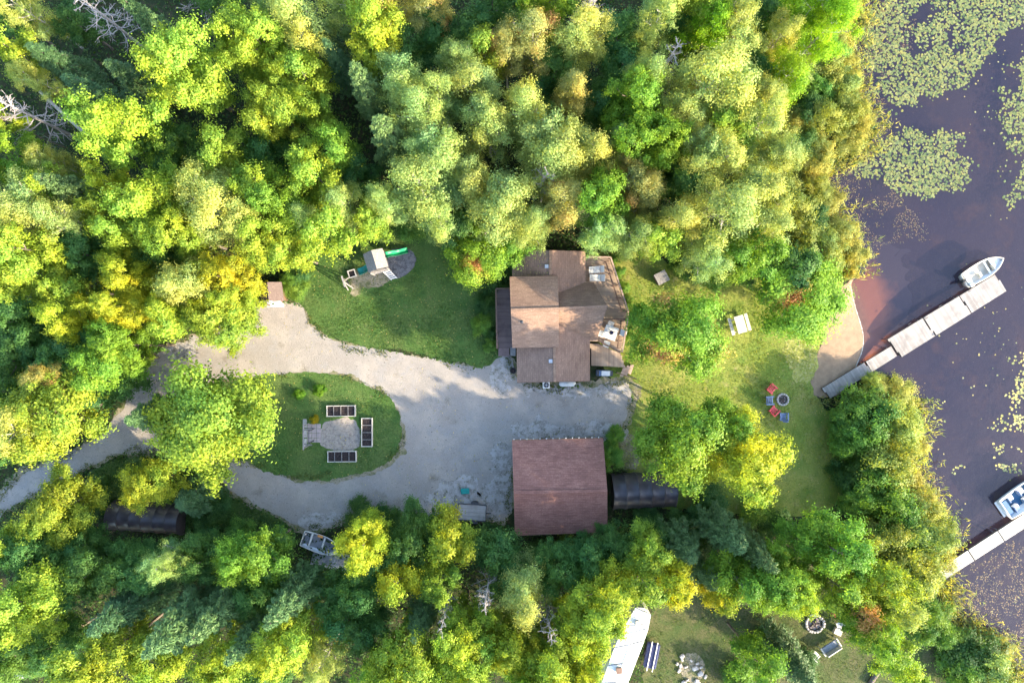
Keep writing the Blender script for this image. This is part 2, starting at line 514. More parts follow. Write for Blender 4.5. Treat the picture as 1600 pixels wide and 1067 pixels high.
BEACH_IN = ragged(BEACH_IN, .2, .22, False, 55)
a_, b_, c_ = resamp(BEACH_IN, 48), resamp(BEACH_WL, 48), resamp(BEACH_OUT, 48)
rows = []
for t in np.linspace(0, 1, 9):
    rows.append([(*(a_[i] * (1 - t) + b_[i] * t), .016 - .266 * max(0, (t - .27) / .73) + rng.normal() * .002) for i in range(48)])
for t in np.linspace(.12, 1, 10):
    rows.append([(*(b_[i] * (1 - t) + c_[i] * t), -.25 - .86 * t * (2 - t) + rng.normal() * .012) for i in range(48)])
sand = MB().grid(rows).build('beach', 'sand', None, True)
kind(sand, 'structure')
# the land sheet stops at the shore line behind the sand; pale foam/sand lip at the water's edge
lip = MB()
for i in range(47):
    lip.beam((*b_[i], -.247), (*b_[i + 1], -.247), random.uniform(.03, .10), .03)
kind(lip.build('waterline_sand', M['trim'], None), 'stuff')

DRIVE = "-60,820 0,768 60,727 140,692 180,655 205,612 225,575 258,540 330,520 385,505 408,478 440,474 474,478 484,508 530,538 620,552 680,562 725,576 760,577 772,556 800,556 806,604 925,608 985,588 986,640 975,668 950,690 800,690 800,806 765,818 720,806 640,812 575,800 520,818 486,832 450,812 400,788 360,768 340,735 300,716 245,702 185,706 120,738 50,775 0,800 -60,850"
drive = smooth_line(px_poly(DRIVE), 2)
verge = [(x, y) for x, y in drive]
vp = np.array(verge); N_ = np.roll(vp, -1, 0) - np.roll(vp, 1, 0); N_ = np.stack([N_[:, 1], -N_[:, 0]], 1); N_ /= np.linalg.norm(N_, axis=1, keepdims=True) + 1e-6
area = .5 * np.sum(vp[:, 0] * np.roll(vp[:, 1], -1) - np.roll(vp[:, 0], -1) * vp[:, 1])
vp = vp + N_ * (.35 if area > 0 else -.35)
sheet('driveway', ragged(drive, .13, .16, True, 5), .012, 'gravel')
sheet('dirt_path', ragged([tuple(q) for q in vp], .13, .3, True, 6), .008, 'verge')

ISLAND = "262,690 250,660 270,625 330,600 400,592 440,586 520,583 575,597 612,625 630,655 629,690 612,720 570,741 500,753 440,746 400,728 370,718 310,706"
island = smooth_line(px_poly(ISLAND), 2)
sheet('garden_lawn', ragged(island, .13, .17, True, 8), .020, 'lawn')
ic = np.mean(island, axis=0)
sheet('garden_verge', ragged([tuple(ic + (np.array(q) - ic) * 1.045) for q in island], .13, .25, True, 18), .016, 'verge')
FRONT = "462,440 470,385 520,366 600,352 700,366 790,400 800,450 796,545 775,556 764,574 735,574 690,561 620,550 530,536 486,506 476,478 450,470"
front = smooth_line(px_poly(FRONT), 2)
sheet('front_lawn', ragged(front, .13, .16, True, 9), .020, 'lawn')
LAKE_L = "940,378 1000,392 1060,420 1110,424 1200,430 1262,440 1326,438 1303,464 1287,505 1279,545 1274,585 1264,604 1280,628 1300,650 1330,700 1352,742 1310,790 1230,812 1180,800 1100,800 1010,790 960,700 976,672 988,640 988,590 960,600 940,560 930,420"
lake_l = smooth_line(px_poly(LAKE_L), 2)
sheet('lake_lawn', ragged(lake_l, .15, .16, True, 10), .004, 'lawn_sunlit_tone')
NEIGH = "1000,1200 1004,960 1060,915 1180,860 1250,860 1330,930 1420,890 1470,905 1486,935 1482,975 1470,1010 1500,1200"
neigh = smooth_line(px_poly(NEIGH), 2)
sheet('neighbour_lawn', ragged(neigh, .15, .2, True, 11), .004, 'rough_lawn')
SIDE = "140,735 185,710 250,706 330,722 350,768 400,792 470,832 440,850 350,845 300,850 200,800 130,770"
side = smooth_line(px_poly(SIDE), 2)
sheet('side_grass', ragged(side, .15, .2, True, 12), .004, 'lawn')
sheet('pea_gravel_patch', ragged(smooth_line(px_poly("505,655 540,650 560,656 562,690 552,704 510,706 497,690 498,668"), 2), .12, .16, True, 13), .026, 'pea')
sheet('play_gravel', ragged(smooth_line(px_poly("606,392 625,384 644,390 650,405 645,422 628,433 612,436 600,425"), 2), .12, .1, True, 14), .026, 'dark_gravel')
sheet('play_sand_patch', ragged(smooth_line(px_poly("550,432 580,410 600,420 612,438 585,452 568,454 562,464 548,460"), 2), .12, .25, True, 15), .023, 'verge')
for k_, (pp, sd_) in enumerate((("770,690 800,692 800,800 770,812 752,770 768,740", 31), ("770,560 800,556 806,604 780,612 764,590", 32), ("806,604 925,606 985,600 975,622 900,614 830,616", 33), ("480,800 540,806 575,800 560,815 510,826 470,818", 34), ("700,752 745,752 752,785 720,802 640,806 660,780", 35), ("800,660 960,664 985,676 945,690 800,690", 36), ("262,536 300,524 300,545 262,556", 37))):
    sheet('dirt_patch', ragged(smooth_line(px_poly(pp), 1), .12, .45, True, sd_), .014, 'stain')
sheet('garage_side_path', ragged(smooth_line(px_poly("945,690 985,672 1000,700 998,735 960,735 968,705 946,705"), 2), .12, .2, True, 16), .010, 'verge')
sheet('worn_lawn_patch', ragged(smooth_line(px_poly("1225,538 1268,520 1282,560 1278,598 1250,588 1228,572"), 2), .12, .4, True, 17), .008, 'straw')
CLEAR = [drive, island, front, lake_l, neigh, side]


# ------------------------------------------------------------------ house
def gable_walls(root, name, eA0, eA1, eB0, eB1, r0, r1, material, inset=.35, drop=.12):
    """closed wall body under a gable: eave line A, eave line B, ridge line, all at roof height"""
    off = root.location
    def ins(a, b, t):
        d = (b - a); L_ = d.length
        return a + d * (t / L_)
    e = [Vector(q) for q in (eA0, eA1, eB1, eB0)]
    c_ = sum(e, Vector()) / 4
    dn = Vector((0, 0, drop))
    A0, A1, B0, B1, R0, R1 = (Vector(q) for q in (eA0, eA1, eB0, eB1, r0, r1))
    ax = (A1 - A0).normalized() * inset
    def toward(p_, rr, t):
        d = rr - p_
        h = Vector((d.x, d.y, 0)).length
        return p_ + d * (t / h)
    a0, a1 = toward(A0 + ax, R0 + ax, inset) - dn, toward(A1 - ax, R1 - ax, inset) - dn
    b0, b1 = toward(B0 + ax, R0 + ax, inset) - dn, toward(B1 - ax, R1 - ax, inset) - dn
    q0, q1 = R0 + ax - dn, R1 - ax - dn
    g = lambda p_: Vector((p_.x, p_.y, 0))
    mb = MB(off)
    mb.add([g(a0), g(a1), g(b1), g(b0), a0, a1, b1, b0, q0, q1],
           [(0, 3, 2, 1), (0, 1, 5, 4), (2, 3, 7, 6), (1, 2, 6, 9, 5), (3, 0, 4, 8, 7), (4, 5, 9, 8), (6, 7, 8, 9)])
    return mb.build(name, material, root)


def roof_slope(root, pts, material, t=.11, name='roof_slope'):
    return MB(root.location).slab(pts, t).build(name, material, root)


def H(zx, zy, z):
    return W(740 + zx * .2344, 370 + zy * .2344, z)


house = thing('house', 'brown chalet house with several shingled gables and a wooden lakeside deck', 'house', H(520, 530, 0))
# north wing (ridge runs away from the lake front), south wing
nr0, nr1 = H(512, 90, 3.8), H(512, 470, 3.8)
roof_slope(house, [nr0, nr1, H(257, 470, 2.6), H(257, 98, 2.6)], 'roof_y')
roof_slope(house, [nr0, H(745, 97, 2.6), H(745, 470, 2.6), nr1], 'roof_y')
gable_walls(house, 'wall', H(257, 98, 2.6), H(257, 470, 2.6), H(745, 97, 2.6), H(745, 470, 2.6), nr0, nr1, 'siding')
sr0, sr1 = H(537, 500, 3.78), H(541, 966, 3.78)
roof_slope(house, [sr0, sr1, H(290, 970, 2.58), H(284, 500, 2.58)], 'roof_y')
roof_slope(house, [sr0, H(775, 500, 2.58), H(776, 960, 2.58), sr1], 'roof_y')
gable_walls(house, 'wall', H(284, 500, 2.58), H(290, 970, 2.58), H(775, 500, 2.58), H(776, 960, 2.58), sr0, sr1, 'siding')
# east wing with prow roof over the deck
er0, er1 = H(540, 478, 4.82), H(892, 463, 4.82)
roof_slope(house, [er0, H(540, 302, 2.62), H(802, 306, 2.62), er1], 'roof_x')
roof_slope(house, [er0, er1, H(822, 690, 2.45), H(540, 690, 2.45)], 'roof_x')
gable_walls(house, 'wall', H(540, 302, 2.62), H(800, 302, 2.62), H(540, 690, 2.45), H(800, 690, 2.45), er0, H(815, 465, 4.82), 'siding')
# raised west block
wr0, wr1 = H(248, 489, 4.98), H(568, 479, 4.98)
roof_slope(house, [wr0, wr1, H(562, 262, 3.98), H(240, 268, 3.98)], 'roof_x')
roof_slope(house, [wr0, H(258, 740, 3.78), H(568, 735, 3.78), wr1], 'roof_x')
gable_walls(house, 'wall', H(240, 268, 3.98), H(562, 262, 3.98), H(258, 740, 3.78), H(568, 735, 3.78), wr0, wr1, 'siding')
for a, b in ((nr0, H(512, 255, 3.8)), (H(539, 738, 3.78), sr1), (wr0, wr1), (wr1, er1)):
    u = Vector((0, 0, .03))
    MB(house.location).beam(a + u, b + u, .22, .05).build('ridge_cap', 'roof_x', house)
# fascia along the eaves of the raised block, gable ends
for a, b in ((H(240, 268, 3.9), H(562, 262, 3.9)), (H(258, 740, 3.7), H(568, 735, 3.7)), (H(290, 972, 2.52), sr1 - Vector((0, 0, .06))), (H(776, 962, 2.52), sr1 - Vector((0, 0, .06)))):
    MB(house.location).beam(a, b, .04, .16).build('fascia', 'siding', house)
# stove pipe and vents
pb = H(320, 568, 4.62)
o = MB(house.location).tube(pb + Vector((0, 0, -.3)), pb + Vector((0, 0, .75)), .09, .09, 10).build('stove_pipe', 'dark_metal', house)
MB(house.location).lathe(pb + Vector((0, 0, .75)), [(.15, 0), (.15, .06), (.02, .14)], 10).build('pipe_cap', 'dark_metal', o)
for q in (H(486, 198, 3.72), H(513, 828, 3.72)):
    v = MB(house.location).box(q, (.26, .26, .2)).build('roof_vent', 'metal', house)
    MB(house.location).box(q + Vector((0, 0, .12)), (.32, .32, .04)).build('vent_hood', 'metal', v)
# windows and doors of the walls that the roof half hides
def window(root, c, w, h, nx, ny, label='window'):
    """framed window in a wall; (nx,ny) outward"""
    n = Vector((nx, ny, 0)); s_ = Vector((-ny, nx, 0))
    f = MB(root.location)
    c = Vector(c)
    for k in (-1, 1):
        f.beam(c + s_ * k * w / 2 - Vector((0, 0, h / 2)) + n * .03, c + s_ * k * w / 2 + Vector((0, 0, h / 2)) + n * .03, .08, .08)
        f.beam(c - s_ * w / 2 + Vector((0, 0, k * h / 2)) + n * .033, c + s_ * w / 2 + Vector((0, 0, k * h / 2)) + n * .033, .08, .08)
    wo = f.build(label, 'trim', root)
    MB(root.location).box(c + n * .015, (abs(s_.x) * w + abs(nx) * .03, abs(s_.y) * w + abs(ny) * .03, h)).build('pane', 'glass', wo)
sy = H(530, 966, 2.5).y + .35
for zx in (350, 640):
    window(house, Vector((H(zx, 950, 1.5).x, sy, 1.5)), 1.0, 1.0, 0, -1)
ex = H(800, 480, 3).x - .35
for zy, hh in ((400, 1.9), (480, 2.6), (560, 1.9)):
    window(house, Vector((ex, H(700, zy, 2).y, .9 + hh / 2)), .95, hh, 1, 0)
wx = H(284, 880, 2).x + .35
window(house, Vector((wx, H(284, 880, 1.5).y, 1.5)), 1.0, 1.0, -1, 0)
window(house, Vector((H(250, 560, 2).x + .36, H(250, 600, 1.2).y, 1.15)), .9, 2.0, -1, 0, 'door')

# west porch
pz = .55
def boards(root, poly, z, axis, material, w=.14, name='deck_boards', t=.035):
    """boards laid across a polygon, running along axis ('x' or 'y' or an angle), joined: each under two pixels wide"""
    P = np.array([(q[0], q[1]) for q in poly])
    ang = {'x': 0.0, 'y': PI / 2}.get(axis, axis)
    ca, sa = math.cos(-ang), math.sin(-ang)
    Q = np.stack([P[:, 0] * ca - P[:, 1] * sa, P[:, 0] * sa + P[:, 1] * ca], 1)
    mb = MB(root.location)
    y = Q[:, 1].min() + w / 2
    while y < Q[:, 1].max():
        xs = []
        for i in range(len(Q)):
            a, b = Q[i], Q[(i + 1) % len(Q)]
            if (a[1] > y) != (b[1] > y):
                xs.append(a[0] + (y - a[1]) / (b[1] - a[1]) * (b[0] - a[0]))
        xs.sort()
        for k in range(0, len(xs) - 1, 2):
            if xs[k + 1] - xs[k] > .1:
                p0 = (xs[k] * ca + y * sa, -xs[k] * sa + y * ca, z + random.uniform(-.004, .004))
                p1 = (xs[k + 1] * ca + y * sa, -xs[k + 1] * sa + y * ca, z + random.uniform(-.004, .004))
                mb.beam(p0, p1, w * .9, t)
        y += w
    o = mb.build(name, material + '_planks', root, recalc=False)
    at = o.data.attributes.new('rnd', 'FLOAT', 'FACE')
    at.data.foreach_set('value', np.repeat(rng.random(len(o.data.polygons) // 6), 6).astype(np.float32))
    return kind(o, 'stuff')


def railing(root, pts, z, h=.95, material='rail', gap=1.4, bal=True):
    for a, b in zip(pts[:-1], pts[1:]):
        a, b = Vector((a[0], a[1], z)), Vector((b[0], b[1], z))
        n = max(1, round((b - a).length / gap))
        for k in range(n + 1):
            q = a + (b - a) * k / n
            MB(root.location).box(q + Vector((0, 0, h / 2)), (.09, .09, h)).build('post', material, root)
        up = Vector((0, 0, h))
        r_ = MB(root.location).beam(a + up, b + up, .13, .045).build('top_rail', material, root)
        if bal:
            mb = MB(root.location)
            m_ = int((b - a).length / .14)
            for k in range(1, m_):
                q = a + (b - a) * k / m_
                mb.box(q + Vector((0, 0, h / 2)), (.03, .03, h - .1))
            kind(mb.build('balusters', material, r_), 'stuff')


porch = [H(150, 352, pz), H(262, 350, pz), H(262, 742, pz), H(158, 742, pz)]
boards(house, porch, pz, 'x', 'porch')
MB(house.location).slab([q - Vector((0, 0, .03)) for q in porch], .5).build('porch_base', 'dock_frame', house)
railing(house, [porch[1], porch[0], porch[3]], pz, .9)
for k in range(3):
    a, b = H(165, 750 + k * 18, pz - .14 * (k + 1)), H(238, 750 + k * 18, pz - .14 * (k + 1))
    MB(house.location).beam(a, b, .28, .06).build('step', 'porch', house)
# lakeside deck
dz = 1.0
deck = [H(742, 140, dz), H(905, 143, dz), H(1022, 500, dz), H(1018, 560, dz), H(982, 770, dz), H(830, 690, dz), H(775, 690, dz), H(742, 640, dz)]
boards(house, deck, dz, 'x', 'deck')
MB(house.location).slab([q - Vector((0, 0, .03)) for q in deck], .22).build('deck_frame', 'dock_frame', house)
railing(house, [H(742, 143, dz), H(903, 146, dz), H(1018, 500, dz), H(1014, 560, dz), H(980, 764, dz)], dz, 1.0, 'deck', 1.3)
# built-in bench along the rail
for a, b in ((H(880, 165, 1.45), H(985, 490, 1.45)), (H(985, 560, 1.45), H(958, 740, 1.45))):
    bs = MB(house.location).beam(a, b, .11, .05).build('bench_slat', 'rail', house)
    for k in range(5):
        q = a + (b - a) * k / 4
        o2 = Vector((.35, 0.05, 0))
        MB(house.location).beam(q - Vector((0, 0, .03)), q + o2 - Vector((0, 0, .03)), .08, .05).build('bench_bracket', 'rail', bs)
        MB(house.location).box(q - Vector((0, 0, .24)), (.08, .08, .4)).build('bench_leg', 'rail', bs)
MB(house.location).beam(H(870, 548, 1.9), H(1022, 548, 1.9), .16, .14).build('deck_beam', 'rail', house)
for q in (H(872, 548, 1.45), H(1016, 548, 1.45)):
    MB(house.location).box(q, (.14, .14, .9)).build('deck_post', 'rail', house)
MB(house.location).beam(H(700, 697, 1.9), H(850, 690, 1.9), .1, .1).build('deck_beam', 'deck', house)
MB(house.location).beam(H(830, 690, 1.9), H(975, 770, 1.9), .14, .1).build('deck_beam', 'rail', house)
lz = .55
low = [H(778, 712, lz), H(830, 712, lz), H(980, 778, lz), H(1010, 870, lz), H(785, 858, lz)]
boards(house, low, lz, 'y', 'deck')
MB(house.location).slab([q - Vector((0, 0, .03)) for q in low], .45).build('lower_deck_frame', 'dock_frame', house)
for k in range(3):
    MB(house.location).beam(H(985 + k * 26, 930 - k * 8, .45 - .14 * k), H(1010 + k * 24, 868 - k * 8, .45 - .14 * k), .3, .07).build('step', 'deck', house)
MB(house.location).beam(H(955, 905, .9), H(1080, 945, .7), .08, .08).build('stair_rail', 'rail', house)
for q in (H(955, 905, .45), H(1080, 945, .35)):
    MB(house.location).box(q, (.08, .08, .9 if q.z > .4 else .7)).build('post', 'rail', house)

# things on and beside the house
def lounger(c, rz, label):
    t = thing('patio_lounger', label, 'lounger', c, rz, 'white loungers on the deck')
    for k in range(7):
        MB().box((-.4 + k * .14, 0, .34), (.12, .6, .03)).build('slat', 'plastic_white', t)
    MB().box((.72, 0, .48), (.42, .6, .03), ry=-.7).build('backrest', 'plastic_white', t)
    for x in (-.4, .5):
        for y in (-.26, .26):
            MB().box((x, y, .16), (.05, .05, .32)).build('leg', 'plastic_white', t)
    return t
lounger(H(800, 222, dz + .02), .06, 'white slatted lounger on the deck, the one nearer the railing end and trees')
lounger(H(805, 276, dz + .02), -.03, 'white slatted lounger on the deck, the one nearer the prow roof')

tc_ = H(905, 640, dz + .02)
t = thing('patio_table', 'pale square patio table with a navy centre on the deck', 'table', tc_, -.35)
for k in range(6):
    MB().box((0, -.5 + k * .2, .72), (1.2, .17, .03)).build('slat', 'plastic_white', t)
for x in (-.5, .5):
    for y in (-.5, .5):
        MB().box((x, y, .35), (.06, .06, .7)).build('leg', 'grey_wood', t)
t = thing('folded_parasol', 'folded navy parasol standing in the middle of the patio table', 'parasol', tc_ + Vector((.03, 0, 0)), 0)
MB().tube((0, 0, 0), (0, 0, 2.0), .025, .025, 8).build('pole', 'grey_wood', t)
MB().lathe((0, 0, .85), [(.05, 0), (.19, .15), (.17, .5), (.10, .9), (.03, 1.2)], 9).build('canopy', 'navy', t, True)
chair_words = ['facing the house', 'nearest the deck railing', 'nearest the chimney side', 'at the lower end']
def patio_chair(c, rz, label):
    t = thing('patio_chair', label, 'chair', c, rz, 'chairs around the patio table')
    MB().box((0, 0, .43), (.5, .5, .04)).build('seat', 'plastic_white', t)
    MB().box((-.26, 0, .7), (.05, .5, .52), ry=-.15).build('backrest', 'plastic_white', t)
    for x in (-.2, .2):
        for y in (-.2, .2):
            MB().box((x, y, .21), (.04, .04, .42)).build('leg', 'plastic_white', t)
        MB().box((0, x * 1.25, .62), (.46, .05, .03)).build('armrest', 'plastic_white', t)
for k, (zx, zy, a) in enumerate(((848, 648, -.3), (985, 640, PI - .3), (905, 590, -PI / 2 - .3), (880, 712, PI / 2 - .35))):
    patio_chair(H(zx, zy, dz + .02), a, 'white patio chair at the table on the deck, the one ' + chair_words[k])

# grill / storage chest by the lower deck
c = H(866, 906, 0)
t = thing('gas_grill', 'blue-grey gas grill with a white lid beside the lower deck', 'grill', c, -.02)
MB().box((-.05, 0, .45), (1.3, .5, .8)).build('cabinet', 'blue_grey', t, bevel=.02)
MB().box((.06, 0, .93), (.78, .44, .14)).build('lid', 'white', t, bevel=.04)
for x in (-.62, .62):
    MB().box((x, 0, .84), (.22, .46, .035)).build('side_shelf', 'dark_metal', t)
for x in (-.5, .5):
    MB().tube((x, -.22, .06), (x, -.28, .06), .07, .07, 10).build('wheel', 'black_plastic', t)
MB().tube((-.25, -.25, .95), (.35, -.25, .95), .015, .015, 6).build('handle', 'metal', t)

c = H(482, 984, 0)
t = thing('air_conditioner', 'square white air conditioner with a round fan by the gable wall', 'air conditioner', c)
MB().box((0, 0, .37), (.62, .62, .72)).build('casing', 'plastic_white', t, bevel=.03)
MB().lathe((0, 0, .735), [(.25, 0), (.25, .012), (.2, .018)], 20).build('fan_grille', 'dark_metal', t)
MB().lathe((0, 0, .755), [(.07, 0), (.05, .03)], 12).build('fan_hub', 'metal', t)
for k in range(4):
    MB().box((.13 * math.cos(k * PI / 2), .13 * math.sin(k * PI / 2), .762), (.2, .03, .012), rz=k * PI / 2).build('guard_bar', 'metal', t)

c = H(622, 976, 0)
t = thing('propane_tank', 'long white propane tank lying along the gable wall', 'tank', c)
prof = [(.02, -.78), (.14, -.74), (.24, -.64), (.28, -.5), (.28, .5), (.24, .64), (.14, .74), (.02, .78)]
tank = MB().lathe((0, 0, 0), prof, 16)
tank.v = [(z, y, x + .52) for x, y, z in tank.v]
tank.build('cylinder', 'white', t, True)
MB().lathe((0, 0, .8), [(.11, 0), (.11, .09), (.08, .13)], 12).build('valve_dome', 'white', t)
for x in (-.45, .45):
    MB().box((x, 0, .13), (.1, .42, .26)).build('support_leg', 'metal', t)

c = H(263, 890, 0)
t = thing('plant_pot', 'black pot with a dark plant at the porch corner', 'pot', c)
MB().lathe((0, 0, 0), [(.2, 0), (.27, .42), (.29, .45), (.24, .45), (.22, .36)], 14).build('pot', 'black_plastic', t)
MB().lathe((0, 0, .36), [(.21, 0), (.1, .03)], 12).build('soil', 'soil', t)
c = H(262, 765, 0)
t = thing('storage_box', 'grey wooden storage box beside the porch steps', 'box', c)
MB().box((0, 0, .3), (.42, .7, .6)).build('body', 'grey_wood', t)
MB().box((0, 0, .62), (.48, .76, .05)).build('lid', 'grey_wood', t)

# ------------------------------------------------------------------ garage
def G(zx, zy, z):
    return W(760 + zx * .2, 660 + zy * .2, z)
garage = thing('garage', 'large garage with a reddish-brown shingled gable roof', 'garage', G(575, 510, 0))
gr0, gr1 = G(213, 545, 4.6), G(944, 530, 4.6)
gA0, gA1 = G(200, 138, 2.9), G(912, 122, 2.9)
gB0, gB1 = G(222, 882, 2.9), G(946, 852, 2.9)
roof_slope(garage, [gr0, gr1, gA1, gA0], 'garage_roof', .14)
roof_slope(garage, [gr0, gB0, gB1, gr1], 'garage_roof', .14)
gable_walls(garage, 'wall', gA0, gA1, gB0, gB1, gr0, gr1, 'siding', .35, .14)
u = Vector((0, 0, .03))
MB(garage.location).beam(gr0 + u, gr1 + u, .26, .05).build('ridge_cap', 'garage_roof', garage)
for a, b in ((gA0, gA1), (gB0, gB1)):
    MB(garage.location).beam(a - Vector((0, 0, .08)), b - Vector((0, 0, .08)), .05, .2).build('fascia', 'siding', garage)
for i in range(14):                                    # pale string-light clips along the driveway eave
    q = gA0 + (gA1 - gA0) * (i + .3) / 14
    MB(garage.location).box(q + Vector((0, .06, -.02)), (.07, .12, .05)).build('eave_clip', 'white', garage)
gy = gA0.y - .35
for k in (-1, 1):
    c = Vector((garage.location.x + k * 1.9, gy, 1.1))
    d = MB(garage.location)
    for j in range(4):
        d2 = MB(garage.location).box(c + Vector((0, .03, -.82 + j * .545)), (2.6, .05, .53))
        d2.build('door_panel', 'trim', garage)
q = G(845, 102, 2.55)
o = MB(garage.location).tube(Vector((q.x, gy, 2.5)), Vector((q.x, gy + .35, 2.5)), .03, .03, 6).build('lamp_arm', 'dark_metal', garage)
MB(garage.location).lathe((q.x, gy + .4, 2.35), [(.16, 0), (.05, .16)], 12).build('lamp_shade', 'metal', o)

# black peaked shelter beside the garage
def shelter(root, a, b, w, h_eave, h_top, nbay, peaked):
    """ribbed tarp shelter from a to b (ground points)"""
    off = root.location
    a, b = Vector(a), Vector(b)
    d = (b - a); L_ = d.length; d.normalize()
    s_ = Vector((-d.y, d.x, 0))
    if peaked:
        prof = [(-w / 2, 0), (-w / 2, h_eave), (-w * .28, h_eave + (h_top - h_eave) * .55), (0, h_top), (w * .28, h_eave + (h_top - h_eave) * .55), (w / 2, h_eave), (w / 2, 0)]
    else:
        prof = [(w / 2 * math.cos(PI - t * PI / 14), h_top * math.sin(PI - t * PI / 14) ** .8) for t in range(15)]
    for k in range(nbay):
        mb = MB(off)
        rws = []
        for t_, sag in ((0, 0), (.2, .04), (.5, .065), (.8, .04), (1, 0)):
            q = a + d * L_ * (k + t_) / nbay
            rws.append([q + s_ * x * (1 - sag * .6) + Vector((0, 0, z * (1 - sag * .6))) for x, z in prof])
        mb.grid(rws).build('tarp_panel', 'black', root, True)
    for k in range(nbay + 1):
        q = a + d * L_ * k / nbay
        mb = MB(off)
        pts = [q + s_ * x * 1.006 + Vector((0, 0, z * 1.006)) for x, z in prof]
        for p0, p1 in zip(pts[:-1], pts[1:]):
            mb.beam(p0, p1, .05, .05)
        mb.build('rib', 'black', root)
    for q in (a + d * .05, b - d * .05):
        mb = MB(off)
        pts = [q + s_ * x * .98 + Vector((0, 0, z * .98)) for x, z in prof]
        mb.add(pts, [tuple(range(len(pts)))])
        mb.build('end_panel', 'black', root)

sa, sb = W(957, 768, 0), W(1056, 760, 0)
t = thing('peaked_shelter', 'black peaked tarp shelter standing against the garage', 'shelter', (sa + sb) / 2)
sa, sb = G(985, 545, 0), G(1470, 525, 0)
shelter(t, sa * .98, sb * .98, 3.0, 1.5, 2.6, 5, True)
sa, sb = W(174, 806, .9), W(284, 814, .9); sa.z = sb.z = 0
t = thing('rounded_shelter', 'black rounded tarp shelter under yellow foliage by the drive', 'shelter', (sa + sb) / 2)
shelter(t, sa, sb, 2.7, 1.2, 2.0, 6, False)

# ------------------------------------------------------------------ play house, play set
def P3(zx, zy, z=0):
    return W(380 + zx * .25, 370 + zy * .25, z)
ph = thing('playhouse', 'tiny playhouse with brown shingle roof and red and white front', 'playhouse', P3(180, 350))
a0, a1 = P3(150, 283, 2.3), P3(160, 405, 2.3)
roof_slope(ph, [a0, P3(100, 290, 1.7), P3(112, 412, 1.7), a1], 'play_roof', .06)
roof_slope(ph, [a0, a1, P3(256, 402, 1.6), P3(238, 282, 1.6)], 'play_roof', .06)
gable_walls(ph, 'wall', P3(100, 290, 1.7), P3(112, 412, 1.7), P3(238, 282, 1.6), P3(256, 402, 1.6), a0, a1, 'siding', .12, .06)
MB(ph.location).box((P3(180, 400, 1).x, P3(180, 407, 1.7).y + .115, .8), (1.7, .03, 1.5)).build('front_panel', 'red_paint', ph)
fy = P3(180, 407, 1.7).y + .13
fx = P3(180, 400, 1).x
MB(ph.location).box((fx, fy - .03, .72), (.62, .04, 1.35)).build('door', 'white', ph)
MB(ph.location).box((fx + .2, fy - .07, .7), (.05, .05, .05)).build('door_knob', 'dark_metal', ph)
for k in (-1, 1):
    MB(ph.location).beam(Vector((fx + k * 1.0, fy - .1, 1.62)), Vector((P3(160, 405, 2.3).x, fy - .1, 2.26)), .05, .12).build('bargeboard', 'white', ph)
MB(ph.location).box((fx, fy - .25, .12), (1.5, .5, .1)).build('door_step', 'white', ph)

ps_c = P3(860, 165)
ang = math.radians(17)
t = thing('play_set', 'grey wooden play tower with a gabled roof and two green slides', 'play set', ps_c, ang)
for x in (-.75, .75):
    for y in (-1.0, .7):
        MB().box((x, y, 1.25), (.1, .1, 2.5)).build('post', 'grey_wood', t)
mb = MB()
for k in range(12):
    mb.box((0, -.98 + k * .15, 1.25), (1.6, .14, .04))
kind(mb.build('platform_boards', 'grey_wood', t), 'stuff')
for s_, nm in ((-1, 0), (1, 0)):
    for k in range(6):
        z = 3.05 - k * .105
        x = s_ * (.07 + k * .15)
        MB().box((x, -.05, z), (.19, 1.7, .025), ry=s_ * .6).build('roof_board', 'grey_wood', t)
for y in (-.95, .7):
    for z in (1.5, 1.8):
        MB().box((0, y, z), (1.5, .05, .12)).build('guard_rail', 'grey_wood', t)
for x in (-.75,):
    for z in (1.5, 1.8):
        MB().box((x, -.15, z), (.05, 1.6, .12)).build('guard_rail', 'grey_wood', t)
for sx in (-.28, .28):
    MB().beam((.45 + sx, -1.0, 1.3), (.75 + sx, -1.75, 0), .06, .09).build('ladder_rail', 'white', t)
for k in range(5):
    f = (k + .5) / 5
    MB().beam((.17 + f * .3, -1.0 - f * .75, 1.3 - 1.3 * f), (.73 + f * .3, -1.0 - f * .75, 1.3 - 1.3 * f), .12, .035).build('ladder_rung', 'white', t)

def slide(root, x0, x1, y, z0, material, w=.46):
    rows_ = []
    for k in range(13):
        f = k / 12
        x = x0 + (x1 - x0) * f
        z = .16 + (z0 - .16) * (1 - f) + .10 * math.sin(f * 2 * PI * 1.3)
        rows_.append([(x, y - w / 2, z + .17), (x, y - w / 2 + .03, z + .17), (x, y - w / 2 + .06, z), (x, y + w / 2 - .06, z), (x, y + w / 2 - .03, z + .17), (x, y + w / 2, z + .17)])
    mb = MB().grid(rows_)
    s_ = mb.build('slide', material, root, True)
    sd_ = s_.modifiers.new('thick', 'SOLIDIFY'); sd_.thickness = .03
    MB().box((x1 - .2 * (1 if x1 > x0 else -1), y, .09), (.08, w * .8, .18)).build('slide_foot', material, s_)
slide(t, .8, 2.75, .35, 1.25, 'green_slide', .5)
slide(t, -.8, -2.2, -.25, 1.25, 'teal', .62)
